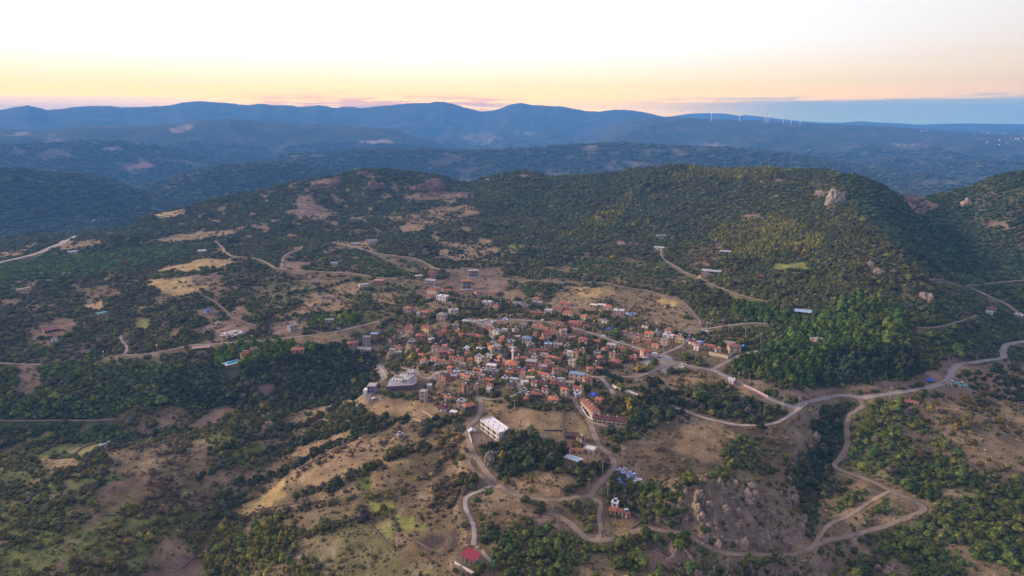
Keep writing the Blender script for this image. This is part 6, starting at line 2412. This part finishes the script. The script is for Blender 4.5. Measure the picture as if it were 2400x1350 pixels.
# ------------------------------------------------------------------ tarps, heaps, hedge
def tarp(px, py, w, d, colr, label, name="tarpaulin"):
    x, y, z = hit(px, py)
    vv, ff = [], []
    k = 6
    for i in range(k + 1):
        for j in range(k + 1):
            u, v_ = i / k - .5, j / k - .5
            e_ = max(abs(u), abs(v_)) * 2
            vv.append((u * w, v_ * d, (1.4 + .5 * math.sin(u * 9 + v_ * 4)) * (1 - e_ ** 3) + .1 + random.uniform(0, .15)))
    for i in range(k):
        for j in range(k):
            q = i * (k + 1) + j
            ff.append((q, q + k + 1, q + k + 2, q + 1))
    o = MB().raw(vv, ff).obj(name, plain(name + str(colr), colr, .5, .85, 1.15, .8, .4))
    o.location = (x, y, z)
    o.rotation_euler = (0, 0, face_rz(x, y, -12))
    tag(o, label, 'tarp')


tarp(1428, 770, 6, 5, (.02, .13, .62), "bright blue tarp shelter in the middle of the right-hand houses")
tarp(1390, 926, 5.5, 4, (.03, .07, .55), "deep blue tarp by the wall above the orange-roofed row")
tarp(1741, 812, 5, 4, (.03, .18, .58), "blue tarp beside the walled corner house")
tarp(2178, 891, 5.5, 4, (.02, .13, .60), "blue tarp on the bank above the highway")
tarp(1338, 715, 7, 3, (.10, .14, .55), "blue panelled sheet behind the red-roofed compound")
tarp(1217, 925, 6, 5, (.30, .36, .60), "pale blue sheet roof by the lane south of the mosque")
tarp(1561, 719, 4, 4, (.75, .75, .80), "small white dome tent on the dry hill", "tent")


def heap(px, py, rx, ry, n_, palette, label, name, s=(.3, 1.1), lift=1.2):
    x, y, z = hit(px, py)
    m = {}
    for i in range(n_):
        a_, r = random.uniform(0, 6.28), math.sqrt(random.random())
        ox, oy = math.cos(a_) * r * rx, math.sin(a_) * r * ry
        gz_ = float(ground(x + ox, y + oy)) - z
        k = random.randrange(len(palette))
        q = random.uniform(*s)
        t_ = random.uniform(0, 3.1)
        c_, s_ = math.cos(t_), math.sin(t_)
        pts_ = [(ox + c_ * a1 * q - s_ * b1 * q * .7, oy + s_ * a1 * q + c_ * b1 * q * .7) for a1, b1 in ((-1, -1), (1, -1), (1, 1), (-1, 1))]
        hz_ = gz_ + lift * (1 - r) * random.random()
        m.setdefault(k, MB()).prism(pts_, hz_ - .2, hz_ + q * random.uniform(.3, .9))
    root = empty(name, (x, y, z), 0, label, 'scrap heap')
    for k, mb_ in m.items():
        o = mb_.obj("scrap", plain(f"{name}_{k}", palette[k], .7), root)
        o['kind'] = 'stuff'


heap(1472, 1124, 7.5, 9, 200, [(.62, .60, .74), (.40, .42, .66), (.16, .26, .62), (.50, .40, .42), (.2, .17, .2)], "sprawling white and blue scrap heap on the slope below the track", "scrap_heap")
heap(1478, 737, 6, 5, 50, [(.6, .58, .62), (.45, .42, .5), (.3, .26, .25)], "pale scatter of building scrap right of the pink flat-roofed house", "scrap_heap")
heap(1652, 802, 10, 5, 70, [(.5, .47, .5), (.4, .3, .3), (.2, .18, .2)], "yard full of parked machines and scrap behind the maroon-roofed house", "scrap_heap")
heap(1768, 828, 6, 4, 60, [(.62, .58, .60), (.4, .35, .33)], "white rubble tipped at the end of the concrete road", "rubble_heap")
heap(1185, 748, 5, 4, 20, [(.55, .52, .6), (.4, .3, .3)], "small clutter right of the paved square", "scrap_heap")
heap(1222, 868, 5, 3, 30, [(.55, .53, .65), (.15, .15, .4)], "white and violet water tanks behind the mosque", "scrap_heap", (.3, .7))
heap(545, 783, 12, 9, 90, [(.42, .33, .28), (.3, .22, .19), (.5, .42, .38)], "rubble mound ringed by a track on the red earth yard", "rubble_heap", (.5, 1.8), 3.0)

hedge = [(1398 + i * 4.3, 866 + abs(i - 0) * 1.2 + .03 * i * i) for i in range(15)]
for i, (px, py) in enumerate(hedge):
    x, y, z = hit(px, py + 8)
    s_ = random.uniform(.85, 1.1)
    e = empty("cypress_tree", (x, y, z - .2), random.uniform(0, 6), f"dark green columnar cypress in the trimmed row, {['first','second','third','fourth','fifth','sixth','seventh','eighth','ninth','tenth','eleventh','twelfth','thirteenth','fourteenth','fifteenth'][i]} from the left",
              'tree', 'cypresses of the trimmed row')
    e.scale = (2.4 * s_, 2.4 * s_, 1.35 * s_)
    link_obj("trunk", trunk, e)
    cr = link_obj("crown", cyp, e)
    cr["tint"] = [.018, .040, .020]
lone = [(1697, 905, 5), (1703, 908, 4), (1793, 925, 4.6), (1800, 927, 4.2), (1597, 966, 4), (1560, 965, 6), (1733, 1010, 0)]
for i, (px, py, hh_) in enumerate(lone[:6]):
    x, y, z = hit(px, py)
    s, l, _ = where(px, py)
    e = empty("cypress_tree", (x, y, z - .2), i, f"{['tall','small','slim','short','stubby','isolated'][i]} lone dark cypress {s} {l}", 'tree')
    e.scale = (2.0, 2.0, hh_ / 3.6)
    link_obj("trunk", trunk, e)
    cr = link_obj("crown", cyp, e)
    cr["tint"] = [.020, .036, .020]

# ------------------------------------------------------------------ rocks
rock_m, nt, b = new_mat("weathered_rock")
g = node(nt, "ShaderNodeNewGeometry")
oi = node(nt, "ShaderNodeObjectInfo")
f = vary(nt, g.outputs["Position"], .28, 6, .62, 1.35)
f2 = vary(nt, g.outputs["Position"], 1.6, 4, .78, 1.2)
mm = node(nt, "ShaderNodeMath", {0: f, 1: f2}, operation='MULTIPLY')
nt.links.new(mulc(nt, oi.outputs["Color"], mm.outputs[0]), b.inputs["Base Color"])
nb = node(nt, "ShaderNodeTexNoise", {"Vector": g.outputs["Position"], "Scale": .9, "Detail": 7})
bp = node(nt, "ShaderNodeBump", {"Height": nb.outputs[0], "Strength": .8, "Distance": .9})
nt.links.new(bp.outputs[0], b.inputs["Normal"])


def rock(px, py, w, h, d, colr, label, name="rock_outcrop", seed=0, lean=0):
    x, y, z = hit(px, py)
    bm = bmesh.new()
    bmesh.ops.create_icosphere(bm, subdivisions=4 if w > 6 else 3, radius=1)
    co = np.array([v.co[:] for v in bm.verts])
    th = np.arctan2(co[:, 1], co[:, 0])
    k = 1 + .26 * perlin(co[:, 0] * 1.4 + seed, co[:, 2] * 1.4 + co[:, 1] * 1.1, seed) + .19 * (1 - 2 * np.abs(perlin(co[:, 0] * 4 + seed * 3.3, co[:, 1] * 4 + co[:, 2] * .8, seed + 2))) \
        + .05 * perlin(co[:, 0] * 9, co[:, 2] * 7 + co[:, 1] * 9, seed + 4)
    flat = np.sign(co[:, 2]) * np.abs(co[:, 2]) ** .75
    co2 = np.column_stack([co[:, 0] * k * w / 2 + lean * flat, co[:, 1] * k * d / 2, flat * k * h])
    for v, c_ in zip(bm.verts, co2):
        v.co = c_
    mr = bpy.data.meshes.new(name)
    bm.to_mesh(mr)
    bm.free()
    o = link_obj(name, mr, None, rock_m)
    o.location = (x, y, z - h * (.42 if w > 6 else .2))
    o.rotation_euler = (0, 0, face_rz(x, y, 0))
    o.color = (*colr, 1)
    tag(o, label, 'rock')
    return o


ROSE, GREYR, TANR = (.21, .13, .105), (.22, .175, .14), (.36, .27, .20)
rock(1015, 444, 52, 30, 30, ROSE, "great rounded reddish cliff block on the left ridge", seed=1)
rock(983, 446, 26, 20, 20, ROSE, "lower rough shoulder left of the great reddish cliff", seed=2)
rock(875, 440, 26, 20, 20, ROSE, "craggy reddish tower on the left ridge crest", seed=3)
rock(848, 410, 22, 12, 16, ROSE, "flat crag on the crest left of the reddish tower", seed=4)
rock(893, 438, 20, 12, 16, ROSE, "low crag right of the reddish tower", seed=5)
rock(745, 436, 34, 9, 18, ROSE, "long low crag at the top of the pink scar", seed=6)
rock(785, 430, 26, 9, 16, ROSE, "short crag right of the pink scar's top", seed=7)
rock(1958, 474, 28, 24, 26, (.29, .25, .21), "pale cliff face jutting from the right-hand ridge", seed=8)
rock(1930, 456, 26, 8, 18, (.25, .20, .17), "pinkish rock ledge above and left of the pale cliff", seed=9)
rock(2128, 470, 30, 9, 22, ROSE, "broken reddish rock band on the far right slope", seed=10)
rock(2060, 640, 10, 6, 16, GREYR, "grey rock rib on the spur, upper one", seed=11)
rock(2170, 700, 14, 8, 18, GREYR, "grey rock rib on the spur, lower one", seed=12)
rock(2040, 622, 8, 5, 12, GREYR, "small grey rib at the head of the spur rocks", seed=13)
rock(2265, 480, 14, 12, 12, TANR, "upright tan crag high on the far right slope", seed=14)
rock(1155, 1078, 9, 9, 8, GREYR, "steep grey rock face at the left edge of the dark grove", seed=15)
rock(1928, 1062, 5.5, 7, 5, GREYR, "square grey crag at the edge of the ravine", seed=16)
rock(1912, 1030, 5, 5, 5, GREYR, "smaller crag above the ravine's square crag", seed=17)
rock(1843, 1272, 5.5, 4.2, 4.5, GREYR, "pale boulder at the foot of the knoll beside the track", "boulder", 18)
rock(1797, 1288, 5.5, 4.2, 4.5, GREYR, "twin boulder left of the pale one under the knoll", "boulder", 19)
rock(1880, 1228, 5, 5.5, 5, GREYR, "blocky crag on the right shoulder of the knoll", seed=20)
rock(2217, 1187, 4.2, 2.0, 3, TANR, "smooth tan boulder right of the hairpin bend", "boulder", 21)
rock(2195, 1180, 2.6, 1.4, 2, TANR, "small tan boulder just right of the hairpin bend", "boulder", 22)
rock(2220, 1204, 2.6, 1.3, 2, TANR, "lower tan boulder below the smooth one", "boulder", 23)
rock(2210, 1246, 4, 2, 3, GREYR, "grey boulder among the scrub under the hairpin", "boulder", 24)
rock(2228, 1243, 3, 1.5, 2.4, TANR, "tan boulder next to the grey one under the hairpin", "boulder", 25)
rock(2058, 1335, 3, 3, 3, GREYR, "leftmost boulder of the lower right outcrop", "boulder", 26)
rock(2085, 1346, 5.5, 4, 5, GREYR, "central grey boulder of the lower right outcrop", "boulder", 27)
rock(2118, 1352, 5, 3, 5, GREYR, "right-hand boulder of the lower right outcrop", "boulder", 28)
rock(2095, 1330, 3, 2.5, 3, GREYR, "rear boulder of the lower right outcrop", "boulder", 29)
rock(1688, 1130, 2.6, 3, 2.6, GREYR, "stacked grey rock at the top left of the knoll", "boulder", 30)
rock(1724, 1138, 3, 3.4, 3, TANR, "orange-tinted rock on top of the knoll", "boulder", 31)
KR = np.random.default_rng(5)
for i in range(64):
    px, py = 1635 + KR.random() * 245, 1125 + KR.random() * 155
    s_ = 1.3 + KR.random() ** 2 * 4.4
    o = rock(px, py, s_, s_ * .9, s_, GREYR if KR.random() < .75 else TANR, "weathered grey-brown crag on the face of the rocky knoll", "boulder", 40 + i)
    o['group'] = 'crags of the rocky knoll'

# ------------------------------------------------------------------ far villages
FV = []
for cx, cy, sx, sy, k in ((2112, 341, 22, 1.6, 9), (2385, 328, 18, 2.5, 12), (2330, 338, 26, 3, 6), (1115, 313, 26, 3, 14), (300, 288, 14, 1, 4), (2175, 308, 10, .8, 5), (2340, 313, 40, 1.0, 14), (925, 294, 12, .7, 4)):
    for i in range(k):
        FV.append((cx + KR.normal() * sx, cy + KR.normal() * sy, cx))
whm = MB().box(-.5, .5, -.5, .5, -.4, .6).mesh("far_house")
whm.materials.append(plain("far_house_wall", (.66, .54, .50), .9, .7, 1.2, .02))
rfm = MB().raw([(-.55, -.55, .6), (.55, -.55, .6), (.55, .55, .6), (-.55, .55, .6), (-.2, 0, .95), (.2, 0, .95)], [(0, 1, 5, 4), (1, 2, 5), (2, 3, 4, 5), (3, 0, 4), (0, 3, 2, 1)]).mesh("roof")
rfm.materials.append(plain("far_roof", (.40, .20, .14), .9))
FL = {2112: 'village on the blue slope at far right', 2385: 'village at the right edge', 2330: 'hamlet left of the right-edge village', 1115: 'hill village in the middle distance', 300: 'hamlet under the left skyline',
      2175: 'plant at the foot of the far right range', 2340: 'pale town strip on the far right plain', 925: 'hamlet below the middle skyline'}
for px, py, c_ in FV:
    x, y, z = hit(px, py)
    d_ = math.hypot(x, y)
    s_ = float(np.clip(d_ / F * KR.uniform(1.3, 2.8), 8, 26))
    o = link_obj("far_house", whm)
    o.location = (x, y, z + s_ * .35)
    o.scale = (s_, s_ * .7, s_ * .55)
    o.rotation_euler = (0, 0, face_rz(x, y, KR.uniform(-40, 40)))
    tag(o, "tiny pale house of the " + FL[c_], 'house', FL[c_])
    if KR.random() < .6:
        link_obj("roof", rfm, o)

# ------------------------------------------------------------------ the air
HZ = 16500.0
zlo, zhi = float(GZ.min()) - 8, float(max(GZ.max(), CZ)) + 90
hm = MB().box(-HZ, HZ, -HZ, HZ, zlo, zhi).mesh("haze")
hmat = bpy.data.materials.new("air")
hmat.use_nodes = True
hn = hmat.node_tree
hn.nodes.clear()
pv = hn.nodes.new("ShaderNodeVolumePrincipled")
pv.inputs["Color"].default_value = (.13, .43, 1.0, 1)
pv.inputs["Density"].default_value = 0.0001
pv.inputs["Anisotropy"].default_value = 0.0
ho = hn.nodes.new("ShaderNodeOutputMaterial")
hn.links.new(pv.outputs[0], ho.inputs["Volume"])
hm.materials.append(hmat)
haze = link_obj("haze", hm)
tag(haze, "thin blue evening haze over the hills", None, None, 'stuff')
print("haze", zlo, zhi, "t", round(time.time() - T0, 1))
